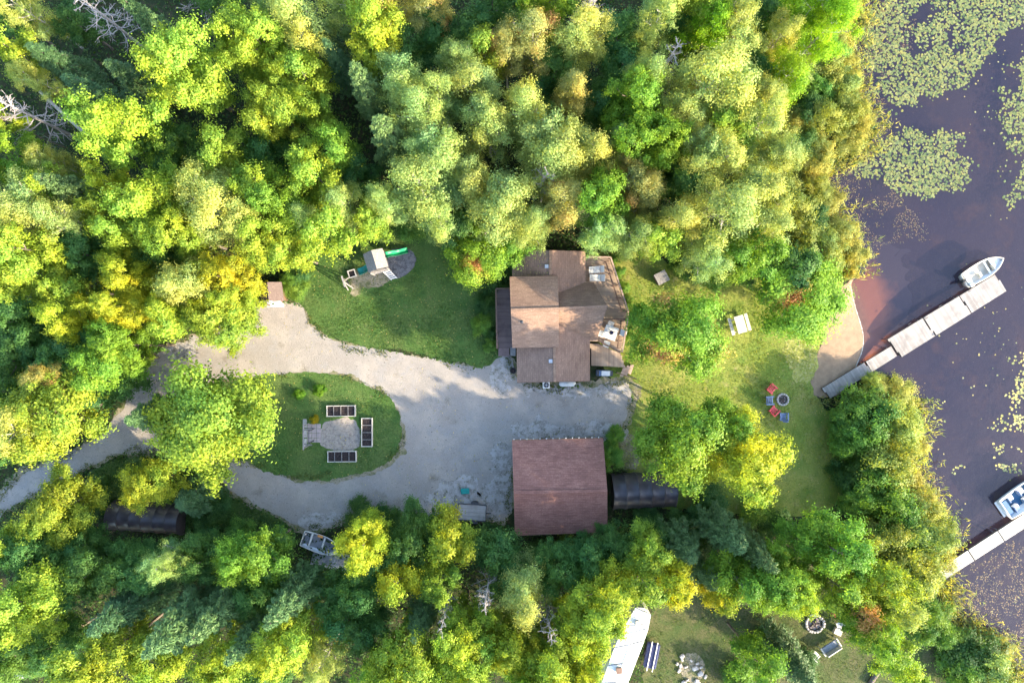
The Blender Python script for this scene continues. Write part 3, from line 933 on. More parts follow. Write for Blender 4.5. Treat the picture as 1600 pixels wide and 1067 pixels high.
# swing beam with A-frame
t2 = thing('swing_frame', 'wooden A-frame swing stand at the play set end', 'swing', P3(668, 290), ang)
for k in (-1, 1):
    MB().beam((.25 * k - .1, -.55, 0), (-.1, 0, 2.1), .09, .09).build('leg', 'grey_wood', t2)
    MB().beam((.25 * k - .1, .55, 0), (-.1, 0, 2.1), .09, .09).build('leg', 'grey_wood', t2)
MB().box((-.1, 0, 2.12), (.12, 1.0, .12)).build('beam', 'grey_wood', t2)
for y in (-.2, .2):
    MB().tube((-.1, y, 2.1), (-.1, y, .55), .012, .012, 5).build('chain', 'metal', t2)
MB().box((-.1, 0, .54), (.2, .46, .03)).build('seat', 'black_plastic', t2)
t3 = thing('sandbox', 'small white-framed wooden box of dark sand by the teal slide', 'sandbox', P3(683, 232), ang)
for k in (-1, 1):
    MB().box((k * .31, 0, .16), (.07, .69, .32)).build('side_board', 'dock_pale', t3)
    MB().box((0, k * .31, .16), (.55, .07, .32)).build('side_board', 'dock_pale', t3)
MB().box((0, 0, .1), (.54, .54, .18)).build('sand', 'soil', t3)

# ------------------------------------------------------------------ garden island
def I(zx, zy, z=0):
    return W(360 + zx * .2062, 560 + zy * .2062, z)
def raised_bed(c, L_, w, rz, label):
    t = thing('raised_bed', label, 'raised bed', c, rz, 'raised vegetable beds round the gravel')
    h = .38
    for k in (-1, 1):
        MB().box((0, k * (w / 2 - .03), h / 2), (L_, .06, h)).build('side_board', 'dock_pale', t)
        MB().box((k * (L_ / 2 - .03), 0, h / 2), (.06, w - .12, h)).build('end_board', 'dock_pale', t)
        for j in (-1, 1):
            MB().box((k * (L_ / 2 - .04), j * (w / 2 - .04), h / 2 + .03), (.09, .09, h + .06)).build('corner_post', 'dock_pale', t)
    for k in (-1, 0, 1):
        MB().box((k * L_ / 4, 0, h + .005), (.045, w, .03)).build('divider', 'grey_wood', t)
    rr = []
    for i in range(22):
        rr.append([(-L_ / 2 + .06 + (L_ - .12) * i / 21, -w / 2 + .06 + (w - .12) * j / 8, .29 + random.uniform(-.03, .03)) for j in range(9)])
    MB().grid(rr).build('soil', 'soil', t)
    return t
raised_bed(I(845, 395), 2.62, 1.0, .01, 'raised bed of dark soil on the house-road side above the gravel patch')
raised_bed(I(1040, 556), 2.62, 1.0, PI / 2, 'raised bed of dark soil set crosswise at the round end of the garden')
raised_bed(I(852, 738), 2.62, 1.0, .01, 'raised bed of dark soil below the gravel patch nearest the garage')
t = thing('garden_arbor', 'weathered garden arbor with bench slats over pinkish paving', 'arbor', I(625, 575))
for x in (-.35, .12):
    for y in (-1.0, 1.0):
        MB().box((x, y * .55 if x > 0 else y, .85), (.08, .08, 1.7)).build('post', 'dark_metal' if x > 0 else 'grey_wood', t)
MB().box((-.35, 0, 1.7), (.1, 2.3, .07)).build('beam', 'grey_wood', t)
MB().box((.12, 0, 1.66), (.05, 1.3, .05)).build('beam', 'dark_metal', t)
for k in (-1, 1):
    for j in range(3):
        MB().box((-.05 + .1 * j, k * (.62 + .08 * j), 1.62), (.7, .05, .05)).build('cross_slat', 'grey_wood' if j % 2 else 'dark_metal', t)
t = thing('paving', 'small patio of pinkish paving slabs beside the gravel patch', 'paving', I(635, 565))
for i in range(3):
    for j in range(4):
        MB().box((-.42 + i * .42, -.65 + j * .43, .035), (.39, .4, .05), rz=random.uniform(-.03, .03)).build('slab', 'paver', t, bevel=.01)
for j in range(3):
    MB().box((-.85, -.9 + j * .9, .035), (.36, .8, .05), rz=random.uniform(-.03, .03)).build('slab', 'stone', t, bevel=.01)

# ------------------------------------------------------------------ trailer, bin, rowboat, tarp heap
c = W(738, 798)
t = thing('utility_trailer', 'grey plank-floored utility trailer parked at the drive edge', 'trailer', c, -.06)
for k in range(4):
    MB().box((0, -.52 + k * .35, .55), (2.5, .33, .04)).build('plank', 'dock', t)
for k in (-1, 1):
    MB().box((0, k * .74, .58), (2.56, .05, .16)).build('side_rail', 'dark_metal', t)
    MB().box((k * 1.28, 0, .58), (.05, 1.46, .16)).build('end_rail', 'dark_metal', t)
    w_ = MB().lathe((0, 0, 0), [(.1, -.08), (.27, -.08), (.29, 0), (.27, .08), (.1, .08)], 16)
    w_.v = [(x + .2, z + k * .88, y + .29) for x, y, z in w_.v]
    wh = w_.build('wheel', 'black_plastic', t)
    MB().beam((-.15, k * .88, .64), (.55, k * .88, .64), .22, .03).build('mudguard', 'dark_metal', wh)
MB().beam((0, 0, .45), (-.02, 0, .35), .08, .08).build('axle', 'dark_metal', t)
MB().beam((1.2, 0, .5), (1.75, 0, .45), .07, .07).build('drawbar', 'dark_metal', t)
c = W(727, 766)
t = thing('recycling_box', 'small teal plastic box standing on the gravel', 'box', c, .05)
MB().box((0, 0, .17), (.72, .44, .34)).build('bin', 'teal', t, bevel=.03)
MB().box((0, 0, .36), (.78, .5, .05)).build('lid', 'teal', t, bevel=.02)

def hull_rows(L_, B, D, n=15, bow=.42, stern=.86, flare=.75, rocker=.12):
    rows_, gun = [], []
    for k in range(n):
        f = k / (n - 1)
        half = B / 2 * (stern + (1 - stern) * math.sin(min(1, f / .45) * PI / 2)) if f < .45 else B / 2 * (1 - ((f - .45) / .55) ** (1 / bow * 1.05)) ** .9
        half = max(half, .012)
        x = -L_ / 2 + L_ * f
        zb = rocker * max(0, (f - .6) / .4) ** 2 * 2
        zt = D + .16 * f * f
        rows_.append([(x, s_ * half * (flare if j else 1) if j < 2 else 0, z) for s_, js in ((-1, (0, 1)), ) for j, z in ((0, zt), (1, zb + .1))] +
                     [(x, 0, zb)] + [(x, half * flare, zb + .1), (x, half, zt)])
        gun.append((x, half, zt))
    return rows_, gun

def boat_shell(t, L_, B, D, hull_m, gun_m, inner_m, **kw):
    rows_, gun = hull_rows(L_, B, D, **kw)
    mb = MB().grid(rows_)
    mb.add(rows_[0], [(0, 1, 2, 3, 4)])
    h = mb.build('hull', hull_m, t, True)
    sd_ = h.modifiers.new('thick', 'SOLIDIFY'); sd_.thickness = .04
    for s_ in (-1, 1):
        g = MB()
        for p0, p1 in zip(gun[:-1], gun[1:]):
            g.beam((p0[0], s_ * p0[1], p0[2]), (p1[0], s_ * p1[1], p1[2]), .07, .05)
        g.build('gunwale', gun_m, t)
    MB().beam((gun[0][0], -gun[0][1], gun[0][2]), (gun[0][0], gun[0][1], gun[0][2]), .07, .05).build('transom_cap', gun_m, t)
    fl = [[(x, -y * .8, .17 + .0 * z), (x, y * .8, .17)] for x, y, z in gun[:-2]]
    MB().grid(fl).build('floor', inner_m, t)
    return gun

c = W(505, 848)
t = thing('rowboat', 'aluminium rowboat with white gunwales lying on the ground by the drive', 'rowboat', c, math.radians(-19))
boat_shell(t, 3.7, 1.6, .5, 'metal', 'white', 'tarp')
for x in (.1, -1.1):
    MB().box((x, 0, .42), (.16, 1.34, .04)).build('thwart', 'white', t)
MB().box((-.35, .70, .56), (.5, .22, .08)).build('seat_cushion', 'orange', t)
MB().tube((-1.68, .45, .35), (-1.68, .45, .8), .05, .05, 8).build('stern_post', 'white', t)
# tarp-covered heap
c = W(517, 874)
rr = []
for i in range(17):
    row = []
    for j in range(13):
        u_, v_ = i / 16 * 2 - 1, j / 12 * 2 - 1
        e = max(0, 1 - abs(u_) ** 3) * max(0, 1 - abs(v_) ** 3)
        row.append((u_ * 1.75, v_ * .8, .03 + e * (.6 + .14 * math.sin(5 * u_ + 2 * v_) + random.uniform(-.06, .06))))
    rr.append(row)
o = MB().grid(rr).build('tarp_heap', 'tarp', None)
o.location = c; o.rotation_euler = (0, 0, math.radians(-12))
tag(o, 'heap under a crumpled grey tarp beside the rowboat', 'tarp')

# ------------------------------------------------------------------ lake lawn furniture
def muskoka(c, rz, material, label):
    t = thing('garden_chair', label, 'chair', c, rz, 'plastic chairs round the lake fire pit')
    for k in range(4):
        MB().box((.24 - k * .15, 0, .36 - k * .035), (.135, .52, .03), ry=.23).build('seat_slat', material, t)
    for k in range(5):
        MB().box((-.36, -.2 + k * .1, .62), (.03, .09, .68 - abs(k - 2) * .05), ry=-.32).build('back_slat', material, t)
    for s_ in (-1, 1):
        MB().box((0, s_ * .34, .56), (.72, .13, .03)).build('armrest', material, t)
        MB().box((.28, s_ * .31, .275), (.09, .05, .55)).build('leg', material, t)
        MB().box((-.3, s_ * .31, .275), (.09, .05, .55)).build('leg', material, t)
fp = W(1222, 624)
for (px_, py_, m_, lb) in ((1203, 607, 'red', 'red plastic chair on the lawn, the one farther from the lake trees'),
                           (1200, 625, 'blue_grey', 'slate-blue plastic chair between the two red chairs'),
                           (1207, 641, 'red', 'red plastic chair between the two slate-blue chairs'),
                           (1222, 650, 'blue_grey', 'slate-blue plastic chair directly below the stone fire ring')):
    q = W(px_, py_)
    muskoka(q, math.atan2(fp.y - q.y, fp.x - q.x), m_, lb)

def fire_pit(c, r_, n, label, bricks):
    t = thing('fire_pit', label, 'fire pit', c)
    st = MB().box((0, 0, 0), (.30, .17, .26)).build('stone', 'stone', t, bevel=.05)
    me = st.data
    for k in range(n):
        a = 2 * PI * k / n
        o = st if k == 0 else st.copy()
        if k:
            COL.objects.link(o); o.parent = t
        j = 0 if bricks else .06
        o.location = (math.cos(a) * (r_ + random.uniform(-j, j)), math.sin(a) * (r_ + random.uniform(-j, j)), .13)
        o.rotation_euler = (0, 0, a + PI / 2 + random.uniform(-j, j) * 3)
        s_ = 2 * PI * r_ / n / .31
        o.scale = (s_ * (1 if bricks else random.uniform(.75, 1.05)), 1 if bricks else random.uniform(.9, 1.6), 1 if bricks else random.uniform(.6, 1.1))
    MB().lathe((0, 0, .02), [(r_ * .95, 0), (r_ * .6, .05), (.05, .08)], 18).build('ash_bed', 'ash', t, True)
    for k in range(5):
        a = k * 1.3
        MB().tube((math.cos(a) * r_ * .6, math.sin(a) * r_ * .6, .1), (-math.cos(a + .4) * r_ * .4, -math.sin(a + .4) * r_ * .4, .22), .05, .04, 7).build('log', 'char', t)
fire_pit(fp, .50, 14, 'round fire pit of pale stones beside the plastic chairs', True)
fire_pit(W(1272, 973), .80, 20, 'rough stone fire ring on the neighbouring lawn by the glider bench', False)

def picnic(c, rz, label, material, L_=1.6):
    t = thing('picnic_table', label, 'picnic table', c, rz)
    for k in range(5):
        MB().box((0, -.34 + k * .17, .74), (L_, .155, .04)).build('top_plank', material, t)
    for s_ in (-1, 1):
        for k in range(2):
            MB().box((0, s_ * (.70 + k * .15), .44), (L_, .135, .04)).build('seat_plank', material, t)
        MB().beam((s_ * L_ * .36, -.86, .40), (s_ * L_ * .36, .86, .40), .05, .09).build('cross_brace', material, t)
        for k in (-1, 1):
            MB().beam((s_ * L_ * .36 + .05, k * .62, 0), (s_ * L_ * .36 + .05, k * .25, .72), .05, .09).build('leg', material, t)
picnic(W(1153, 507), math.radians(-74), 'pale wooden picnic table on the sunny lawn between two maples', 'dock_pale')
c = W(1031, 435)
t = thing('garden_bin', 'weathered plank-topped wooden box on the shady lawn by the deck', 'box', c, math.radians(28))
for k in range(6):
    MB().box((-.46 + k * .185, 0, .82), (.175, 1.05, .035)).build('lid_plank', 'grey_wood', t)
for s_ in (-1, 1):
    for k in range(4):
        MB().box((0, s_ * .44, .12 + k * .2), (.98, .04, .185)).build('side_plank', 'grey_wood', t)
        MB().box((s_ * .48, 0, .12 + k * .2), (.04, .82, .185)).build('end_plank', 'rail', t)

# red kayak hidden at the wood's edge, bird house post
c = W(1212, 438)
t = thing('red_kayak', 'red kayak end showing under the trees at the lawn edge', 'kayak', c, .15)
boat_shell(t, 1.9, .6, .28, 'red', 'red', 'red', stern=.35)
c = W(1194, 470)
t = thing('birdhouse', 'white birdhouse on a tall post beside the lakeside maple', 'birdhouse', c, .4)
MB().tube((0, 0, 0), (0, 0, 2.9), .05, .045, 8).build('post', 'bark_pale', t)
MB().box((0, 0, 3.05), (.26, .26, .3)).build('box', 'white', t)
for s_ in (-1, 1):
    MB().box((s_ * .1, 0, 3.26), (.26, .4, .025), ry=s_ * .6).build('roof_board', 'grey_wood', t)
c = W(1183, 452)
t = thing('lawn_post', 'plain grey wooden post standing near the birdhouse', 'post', c)
MB().tube((0, 0, 0), (0, 0, 2.4), .055, .05, 8).build('pole', 'grey_wood', t)
MB().lathe((0, 0, 2.4), [(.07, 0), (.05, .06), (.01, .1)], 8).build('cap', 'metal', t)

# ------------------------------------------------------------------ docks and boats
def dock(name, label, segs, z, material):
    """segs: list of (a0, a1, b1, b0) corner pixels of each section, a = one long side, b = the other"""
    c0 = W(*segs[0][0], 0)
    t = thing(name, label, 'dock', c0)
    off = t.location
    for s_ in segs:
        q = [W(*p_, z) for p_ in s_]
        ax = math.atan2(q[1].y - q[0].y, q[1].x - q[0].x)
        ins = [q[i] + (sum(q, Vector()) / 4 - q[i]).normalized() * .02 for i in range(4)]
        sec = MB(off).slab([p_ - Vector((0, 0, .04)) for p_ in ins], .2).build('dock_section', 'dock_frame', t)
        b = boards(t, ins, z - .01, ax + PI / 2, material, .15, 'boards')
        b.parent = sec
        for p_ in ins:
            i_ = p_ + (sum(q, Vector()) / 4 - p_).normalized() * .15
            MB(off).tube(Vector((i_.x, i_.y, -1.5)), Vector((i_.x, i_.y, z - .05)), .04, .04, 8).build('leg', 'metal', sec)
    return t
def lerp2(a, b, f):
    return (a[0] + (b[0] - a[0]) * f, a[1] + (b[1] - a[1]) * f)
A, B_ = (1387, 530), (1556, 428)
A2, B2 = (1409, 558), (1574, 454)
cut = (0, .325, .665, 1)
R0, R1, R2, R3 = (1284, 607), (1392, 541), (1402, 556), (1298, 622)
segs = [(R0, lerp2(R0, R1, .62), lerp2(R3, R2, .62), R3), (lerp2(R0, R1, .63), R1, R2, lerp2(R3, R2, .63))]
dock('ramp_dock', 'narrow wooden dock ramp leading from the beach to the wide dock', segs, .30, 'dock')
segs = [(lerp2(A, B_, cut[k]), lerp2(A, B_, cut[k + 1] - .006), lerp2(A2, B2, cut[k + 1] - .006), lerp2(A2, B2, cut[k])) for k in range(3)]
wd = dock('wide_dock', 'wide three-section wooden dock with a skiff tied at its end', segs, .34, 'dock')
for (px_, py_) in ((1420, 506), (1447, 497), (1514, 455), (1462, 524), (1468, 478)):
    q = W(px_, py_, .36)
    cl = MB(wd.location).box(q + Vector((0, 0, .05)), (.05, .05, .08)).build('cleat', 'dark_metal', wd)
    MB(wd.location).box(q + Vector((0, 0, .1)), (.28, .05, .04), rz=.55).build('cleat_horn', 'dark_metal', cl)
C0, C1, C2, C3 = (1464, 891), (1650, 770), (1662, 786), (1475, 906)
cc = (0, .26, .51, .76, 1)
segs = [(lerp2(C0, C1, cc[k]), lerp2(C0, C1, cc[k + 1] - .006), lerp2(C3, C2, cc[k + 1] - .006), lerp2(C3, C2, cc[k])) for k in range(4)]
dock('pale_dock', 'bleached narrow dock at the frame corner with a blue boat alongside', segs, .34, 'dock_pale')

def px_heading(a, b):
    return math.atan2(-(b[1] - a[1]), b[0] - a[0])
c = W(1533.5, 422); c.z = -.33
hd = px_heading((1504, 438), (1564, 402))
t = thing('fishing_skiff', 'beige open fishing skiff with a black outboard tied to the wide dock', 'boat', c, hd)
gun = boat_shell(t, 4.0, 1.58, .62, 'alu', 'beige', 'beige')
def inner_deck(t, gun, i0, i1, z, w, material, name):
    MB().grid([[(gun[i][0], -gun[i][1] * w, z + .0), (gun[i][0], gun[i][1] * w, z)] for i in range(i0, i1)]).build(name, material, t)
inner_deck(t, gun, 10, 15, .55, .9, 'alu', 'bow_deck')
inner_deck(t, gun, 0, 7, .34, .86, 'beige', 'cover_sheet')
MB().box((.45, 0, .50), (.16, 1.5, .05)).build('thwart', 'plastic_white', t)
MB().box((-1.55, 0, .46), (.45, 1.3, .06)).build('rear_bench', 'alu', t)
for x in (-.55, .95):
    s_ = MB().box((x, -.2, .58), (.42, .42, .08)).build('seat', 'beige', t, bevel=.02)
    MB().box((x - .22, -.2, .78), (.06, .42, .36)).build('seat_back', 'beige', s_, bevel=.02)
    MB().tube((x, -.2, .2), (x, -.2, .55), .04, .04, 8).build('pedestal', 'metal', s_)
MB().box((-1.72, -.62, .72), (.36, .3, .26)).build('fuel_tank', 'white', t, bevel=.03)
mo = MB().box((-2.28, .1, .86), (.34, .26, .34)).build('outboard_motor', 'black_plastic', t, bevel=.06)
MB().box((-2.25, .1, .35), (.16, .1, .8)).build('motor_leg', 'black_plastic', mo)
MB().beam((-2.1, .1, .8), (-1.6, .28, .86), .05, .05).build('tiller', 'black_plastic', mo)
MB().box((-2.1, .1, .62), (.1, .3, .2)).build('clamp', 'dark_metal', mo)

c = W(1588, 778); c.z = -.38
hd = px_heading((1552, 810), (1610, 770))
t = thing('motor_boat', 'blue and white motor boat with pale seats moored at the bleached dock', 'boat', c + Vector((.75, .45, 0)), hd)
gun = boat_shell(t, 5.0, 2.2, .85, 'white', 'white', 'boat_blue', stern=.9)
inner_deck(t, gun, 11, 15, .86, .9, 'white', 'bow_deck')
MB().box((-2.2, 0, .55), (.5, 1.5, .5)).build('engine_cover', 'boat_blue', t, bevel=.05)
for x, y in ((-1.45, -.55), (-1.45, .55), (-.3, -.5), (-.3, .5)):
    s_ = MB().box((x, y, .45), (.55, .55, .34)).build('seat', 'plastic_white', t, bevel=.04)
    MB().box((x - .3, y, .72), (.12, .55, .42)).build('seat_back', 'blue_grey', s_, bevel=.03)
for y in (-.55, .55):
    MB().box((.45, y, .66), (.4, .6, .5)).build('console', 'boat_blue', t, bevel=.04)
    MB().box((.66, y, 1.05), (.03, .7, .38), ry=.5).build('windscreen', 'glass', t)
for y in (-1, 1):
    MB().tube((-2.45, y * .95, .95), (-1.0, y * 1.08, .95), .03, .03, 8).build('grab_rail', 'alu', t)
MB().box((-2.62, 0, .3), (.3, 1.6, .06)).build('swim_platform', 'white', t)

# ------------------------------------------------------------------ neighbour's place
def N(zx, zy, z=0):
    return W(800 + zx * .25, 800 + zy * .25, z)
mh = thing('mobile_home', 'long white mobile home with stained metal roof half under trees', 'mobile home', N(720, 880))
hz = 2.7
L0, L1 = [N(770, 595, hz), N(660, 790, hz), N(520, 1180, hz)], [N(868, 640, hz), N(850, 740, hz), N(680, 1180, hz)]
outl = [L0[0], N(830, 600, hz), L1[0], L1[1], L1[2], L0[2], L0[1]]
MB(mh.location).slab([q - Vector((0, 0, .05)) for q in outl], 2.62).build('wall', 'white_dirty', mh)
for k in range(7):
    f0, f1 = k / 7, (k + 1) / 7 - .006
    def side_pt(S, f):
        f *= 2
        return S[0] + (S[1] - S[0]) * f if f < 1 else S[1] + (S[2] - S[1]) * (f - 1)
    pts = [side_pt(L0, f0), side_pt(L0, f1), side_pt(L1, f1), side_pt(L1, f0)]
    cen = (pts[0] + pts[3]) / 2 + Vector((0, 0, .12)), (pts[1] + pts[2]) / 2 + Vector((0, 0, .12))
    mb = MB(mh.location)
    mb.add([pts[0] + Vector((0, 0, .02)), pts[1] + Vector((0, 0, .02)), cen[1], cen[0]], [(0, 1, 2, 3)])
    mb.add([cen[0], cen[1], pts[2] + Vector((0, 0, .02)), pts[3] + Vector((0, 0, .02))], [(0, 1, 2, 3)])
    o = mb.build('roof_panel', 'white_dirty', mh)
    sd_ = o.modifiers.new('thick', 'SOLIDIFY'); sd_.thickness = .03
    MB(mh.location).beam(pts[0] + Vector((0, 0, .05)), cen[0] + Vector((0, 0, .02)), .05, .05).build('roof_seam', 'metal', mh)
    MB(mh.location).beam(cen[0] + Vector((0, 0, .02)), pts[3] + Vector((0, 0, .05)), .05, .05).build('roof_seam', 'metal', mh)
q = N(668, 985, hz + .15)
v = MB(mh.location).box(q, (.42, .42, .3)).build('roof_vent', 'rail', mh)
MB(mh.location).box(q + Vector((0, 0, .17)), (.5, .5, .04)).build('vent_lid', 'rail', v)
q = N(785, 690, hz + .15)
MB(mh.location).box(q, (.36, .36, .24)).build('roof_vent', 'beige', mh)
a, b = N(880, 800), N(850, 950)
c = (a + b) / 2
hd = math.atan2(a.y - b.y, a.x - b.x)
t = thing('covered_boat_trailer', 'dark covered trailer with two pale rails beside the white mobile home', 'trailer', c, hd)
MB().box((0, 0, .55), (2.3, 1.15, .5)).build('body', 'navy', t, bevel=.12)
for y in (-.25, .25):
    MB().box((0, y, .86), (2.7, .07, .06)).build('rail', 'white', t)
for y in (-.62, .62):
    w_ = MB().lathe((0, 0, 0), [(.1, -.07), (.28, -.07), (.28, .07), (.1, .07)], 14)
    w_.v = [(x, z + y, yy + .28) for x, yy, z in w_.v]
    w_.build('wheel', 'black_plastic', t)
def S(zx, zy, z=0):
    return W(1200 + zx * .25, 800 + zy * .25, z)
t = thing('glider_bench', 'grey cushioned glider bench facing the rough fire ring', 'bench', S(375, 825), math.radians(33))
MB().box((0, 0, .42), (1.5, .6, .14)).build('seat', 'tarp', t, bevel=.03)
MB().box((0, -.36, .72), (1.5, .12, .6)).build('backrest', 'dock_pale', t, bevel=.03)
for x in (-.85, .85):
    MB().box((x, 0, .62), (.1, .85, .06)).build('armrest', 'dock_pale', t)
    MB().box((x, .35, .3), (.08, .08, .6)).build('leg', 'dock_pale', t)
    MB().box((x, -.38, .3), (.08, .08, .6)).build('leg', 'dock_pale', t)
def simple_chair(c, rz, material, label, s_=1.0):
    t = thing('camp_chair', label, 'chair', c, rz)
    t.scale = (s_, s_, s_)
    MB().box((0, 0, .4), (.5, .5, .05)).build('seat', material, t)
    MB().box((-.27, 0, .66), (.05, .5, .55), ry=-.2).build('backrest', material, t)
    for x in (-.2, .2):
        for y in (-.2, .2):
            MB().box((x, y, .2), (.04, .04, .4)).build('leg', material, t)
        MB().box((0, x * 1.3, .58), (.5, .06, .03)).build('armrest', material, t)
simple_chair(S(414, 632), -2.4, 'red', 'small red chair beside the rough fire ring', .8)
simple_chair(S(432, 692), -2.8, 'white', 'white folding chair beside the rough fire ring')
simple_chair(S(282, 878), .8, 'white', 'white chair standing behind the grey glider bench', 1.05)
t = thing('wooden_crate', 'pale brown wooden crate between the white chair and glider bench', 'crate', S(428, 738), -.4)
for k in range(5):
    MB().box((-.28 + k * .14, 0, .36), (.12, .55, .03)).build('lid_plank', 'beige', t)
for s_ in (-1, 1):
    MB().box((0, s_ * .26, .17), (.68, .03, .33)).build('side_board', 'beige', t)
    MB().box((s_ * .33, 0, .17), (.03, .48, .33)).build('end_board', 'beige', t)
# rock-edged flower bed and a log on the neighbour's lawn
t = thing('rock_garden', 'pale rock garden with slabs on the neighbouring lawn', 'rock garden', N(1130, 970))
sheet('bed_soil', ragged([(1.3 * math.cos(a), 1.5 * math.sin(a)) for a in np.linspace(0, 2 * PI, 24, endpoint=False)], .15, .12, True, 40), .03, 'verge', None, t)
st = MB().box((0, 0, 0), (.4, .32, .2)).build('rock', 'stone', t, bevel=.07)
for k in range(20):
    o = st if k == 0 else st.copy()
    if k:
        COL.objects.link(o); o.parent = t
    a = 2.2 + 3.6 * k / 11 + random.uniform(-.3, .3) if k < 11 else random.uniform(0, 6.28)
    rr_ = random.uniform(.75, 1.15) if k < 11 else random.uniform(.1, .75)
    o.location = (1.3 * rr_ * math.cos(a), 1.5 * rr_ * math.sin(a), .1)
    o.rotation_euler = (0, 0, random.uniform(0, 3))
    s_ = random.uniform(.7, 1.5)
    o.scale = (s_, s_ * random.uniform(.7, 1), random.uniform(.7, 1.2))
o = MB().tube((-1.6, -.5, .2), (0, .25, .24), .2, .22, 10).tube((0, .25, .24), (1.5, .4, .2), .22, .17, 10).build('mulch_log', 'bark', None)
o.location = S(700, 985)
o.rotation_euler = (0, 0, .55)
tag(o, 'rough brown log lying on the neighbouring lawn', 'log')
for k, (pa, pb, r0_, r1_, z0, z1, lb) in enumerate(((W(18, 1062, 2), W(100, 1032, 2), .26, .14, 1.6, 3.2, 'grey fallen log lying at the bottom corner of the woods'),
                                      (W(75, 150, 5), W(128, 208, 5), .12, .16, 6.0, 4.4, 'pale leaning birch trunk among brown dead branches'),
                                      (W(50, 432, 6), W(78, 430, 6), .16, .10, 6.4, 6.6, 'short pale snag poking from yellow-green leaves near the picture edge'),
                                      (W(1320, 612, .4), W(1332, 618, .4), .05, .03, .4, .5, 'thin pale driftwood branch beside the dock ramp'),
                                      (W(760, 918, 2), W(766, 950, 2), .16, .12, 2.0, 2.6, 'grey broken stump trunk in a dark gap behind the trailer'))):
    a, b = pa.copy(), pb.copy(); a.z, b.z = z0, z1
    mid = (a + b) / 2 + Vector((0, 0, .1))
    o = MB(a).tube(a, mid, r0_, (r0_ + r1_) / 2, 8).tube(mid, b, (r0_ + r1_) / 2, r1_, 8).build('fallen_log', 'bark_pale', None)
    o.location = a
    tag(o, lb, 'log')

# ------------------------------------------------------------------ vegetation: prototypes
def leaf_mesh(name, P, Nn, size, rnd, aut, asp=.62, T=None):
    """one rhombic leaf per point"""
    n = len(P)
    Nn = Nn / (np.linalg.norm(Nn, axis=1, keepdims=True) + 1e-9)
    if T is None:
        T = rng.normal(size=(n, 3))
    T = T - Nn * np.sum(T * Nn, 1, keepdims=True)
    T /= np.linalg.norm(T, axis=1, keepdims=True) + 1e-9
    Bn = np.cross(Nn, T)
    s_ = np.asarray(size).reshape(-1, 1) * np.ones((n, 1))
    V = np.empty((n, 4, 3))
    V[:, 0] = P - T * s_ * .5
    V[:, 1] = P + Bn * s_ * asp * .5 - T * s_ * .06
    V[:, 2] = P + T * s_ * .5 - Nn * s_ * .12
    V[:, 3] = P - Bn * s_ * asp * .5 - T * s_ * .06
    me = bpy.data.meshes.new(name)
    me.vertices.add(4 * n)
    me.vertices.foreach_set('co', V.reshape(-1).astype(np.float32))
    me.loops.add(4 * n)
    me.loops.foreach_set('vertex_index', np.arange(4 * n, dtype=np.int32))
    me.polygons.add(n)
    me.polygons.foreach_set('loop_start', np.arange(0, 4 * n, 4, dtype=np.int32))
    me.update(calc_edges=True)
    for nm, arr in (('rnd', rnd), ('aut', aut)):
        at = me.attributes.new(nm, 'FLOAT', 'FACE')
        at.data.foreach_set('value', np.asarray(arr, np.float32))
    return me


def lobe_crown(seed, R, z0, z1, nl, ncl, nleaf, leaf, cr, lob=(.20, .46), asp=.62, under=-.35):
    g = np.random.default_rng(seed)
    Hc = z1 - z0
    lobes = []
    for i in range(nl):
        t = (i + .5) / nl * .92 + g.uniform(-.04, .04)
        prof = math.sqrt(max(.02, 1 - ((t - .40) / .64) ** 2))
        rl = R * g.uniform(*lob) * (.75 + .25 * prof)
        a = i * 2.4 + g.uniform(-.5, .5)
        rho = max(0, prof * R - rl * .7) * (g.uniform(.5, 1.12) if t < .85 else g.uniform(0, .6))
        lobes.append((rho * math.cos(a), rho * math.sin(a), z0 + t * Hc, rl))
    lobes = np.array(lobes)
    axes = np.stack([lobes[:, 0] / R, lobes[:, 1] / R, np.full(nl, .55)], 1) + g.normal(size=(nl, 3)) * .3
    axes /= np.linalg.norm(axes, axis=1, keepdims=True)
    C, D = [], []
    w = lobes[:, 3] ** 2; w /= w.sum()
    while len(C) < ncl:
        k = g.choice(nl, p=w)
        d = g.normal(size=3); d /= np.linalg.norm(d)
        if d[2] < under:
            continue
        ex = d + axes[k] * np.dot(d, axes[k]) * .75
        q = lobes[k, :3] + ex * lobes[k, 3] * .82 * g.uniform(.62, 1.12)
        dist = np.linalg.norm(lobes[:, :3] - q, axis=1)
        if np.any((dist < lobes[:, 3] * .68)):
            if g.random() < .85:
                continue
        C.append(q); D.append(d)
    C, D = np.array(C), np.array(D)
    cs = g.uniform(.7, 1.3, ncl)
    idx = np.repeat(np.arange(ncl), nleaf)
    off = g.normal(size=(len(idx), 3)) * cr * cs[idx, None] * np.array([1, 1, .62])
    off = off + D[idx] * np.array([1, 1, .6]) * (np.abs(g.normal(size=(len(idx), 1))) * cr * cs[idx, None] * 1.7)
    P = C[idx] + off
    Nn = D[idx] * .55 + np.array([0, 0, .55]) + g.normal(size=P.shape) * .5 + off / cr * .25
    crnd = g.random(ncl)
    rnd = np.clip(.55 * crnd[idx] + .45 * g.random(len(idx)), 0, 1)
    ph_ = g.uniform(0, 6, 3)
    sn = np.sin(C[:, 0] * 1.1 / R * 3 + ph_[0]) + np.sin(C[:, 1] * 1.3 / R * 3 + ph_[1]) + .7 * np.sin(C[:, 2] * 1.2 + ph_[2])
    aut = np.clip((sn / 2.7 + 1) / 2, 0, 1)[idx] * .85 + .15 * g.random(len(idx))
    me = leaf_mesh('crown', P, Nn, leaf * g.uniform(.7, 1.3, len(P)), rnd, aut, asp)
    return me, lobes


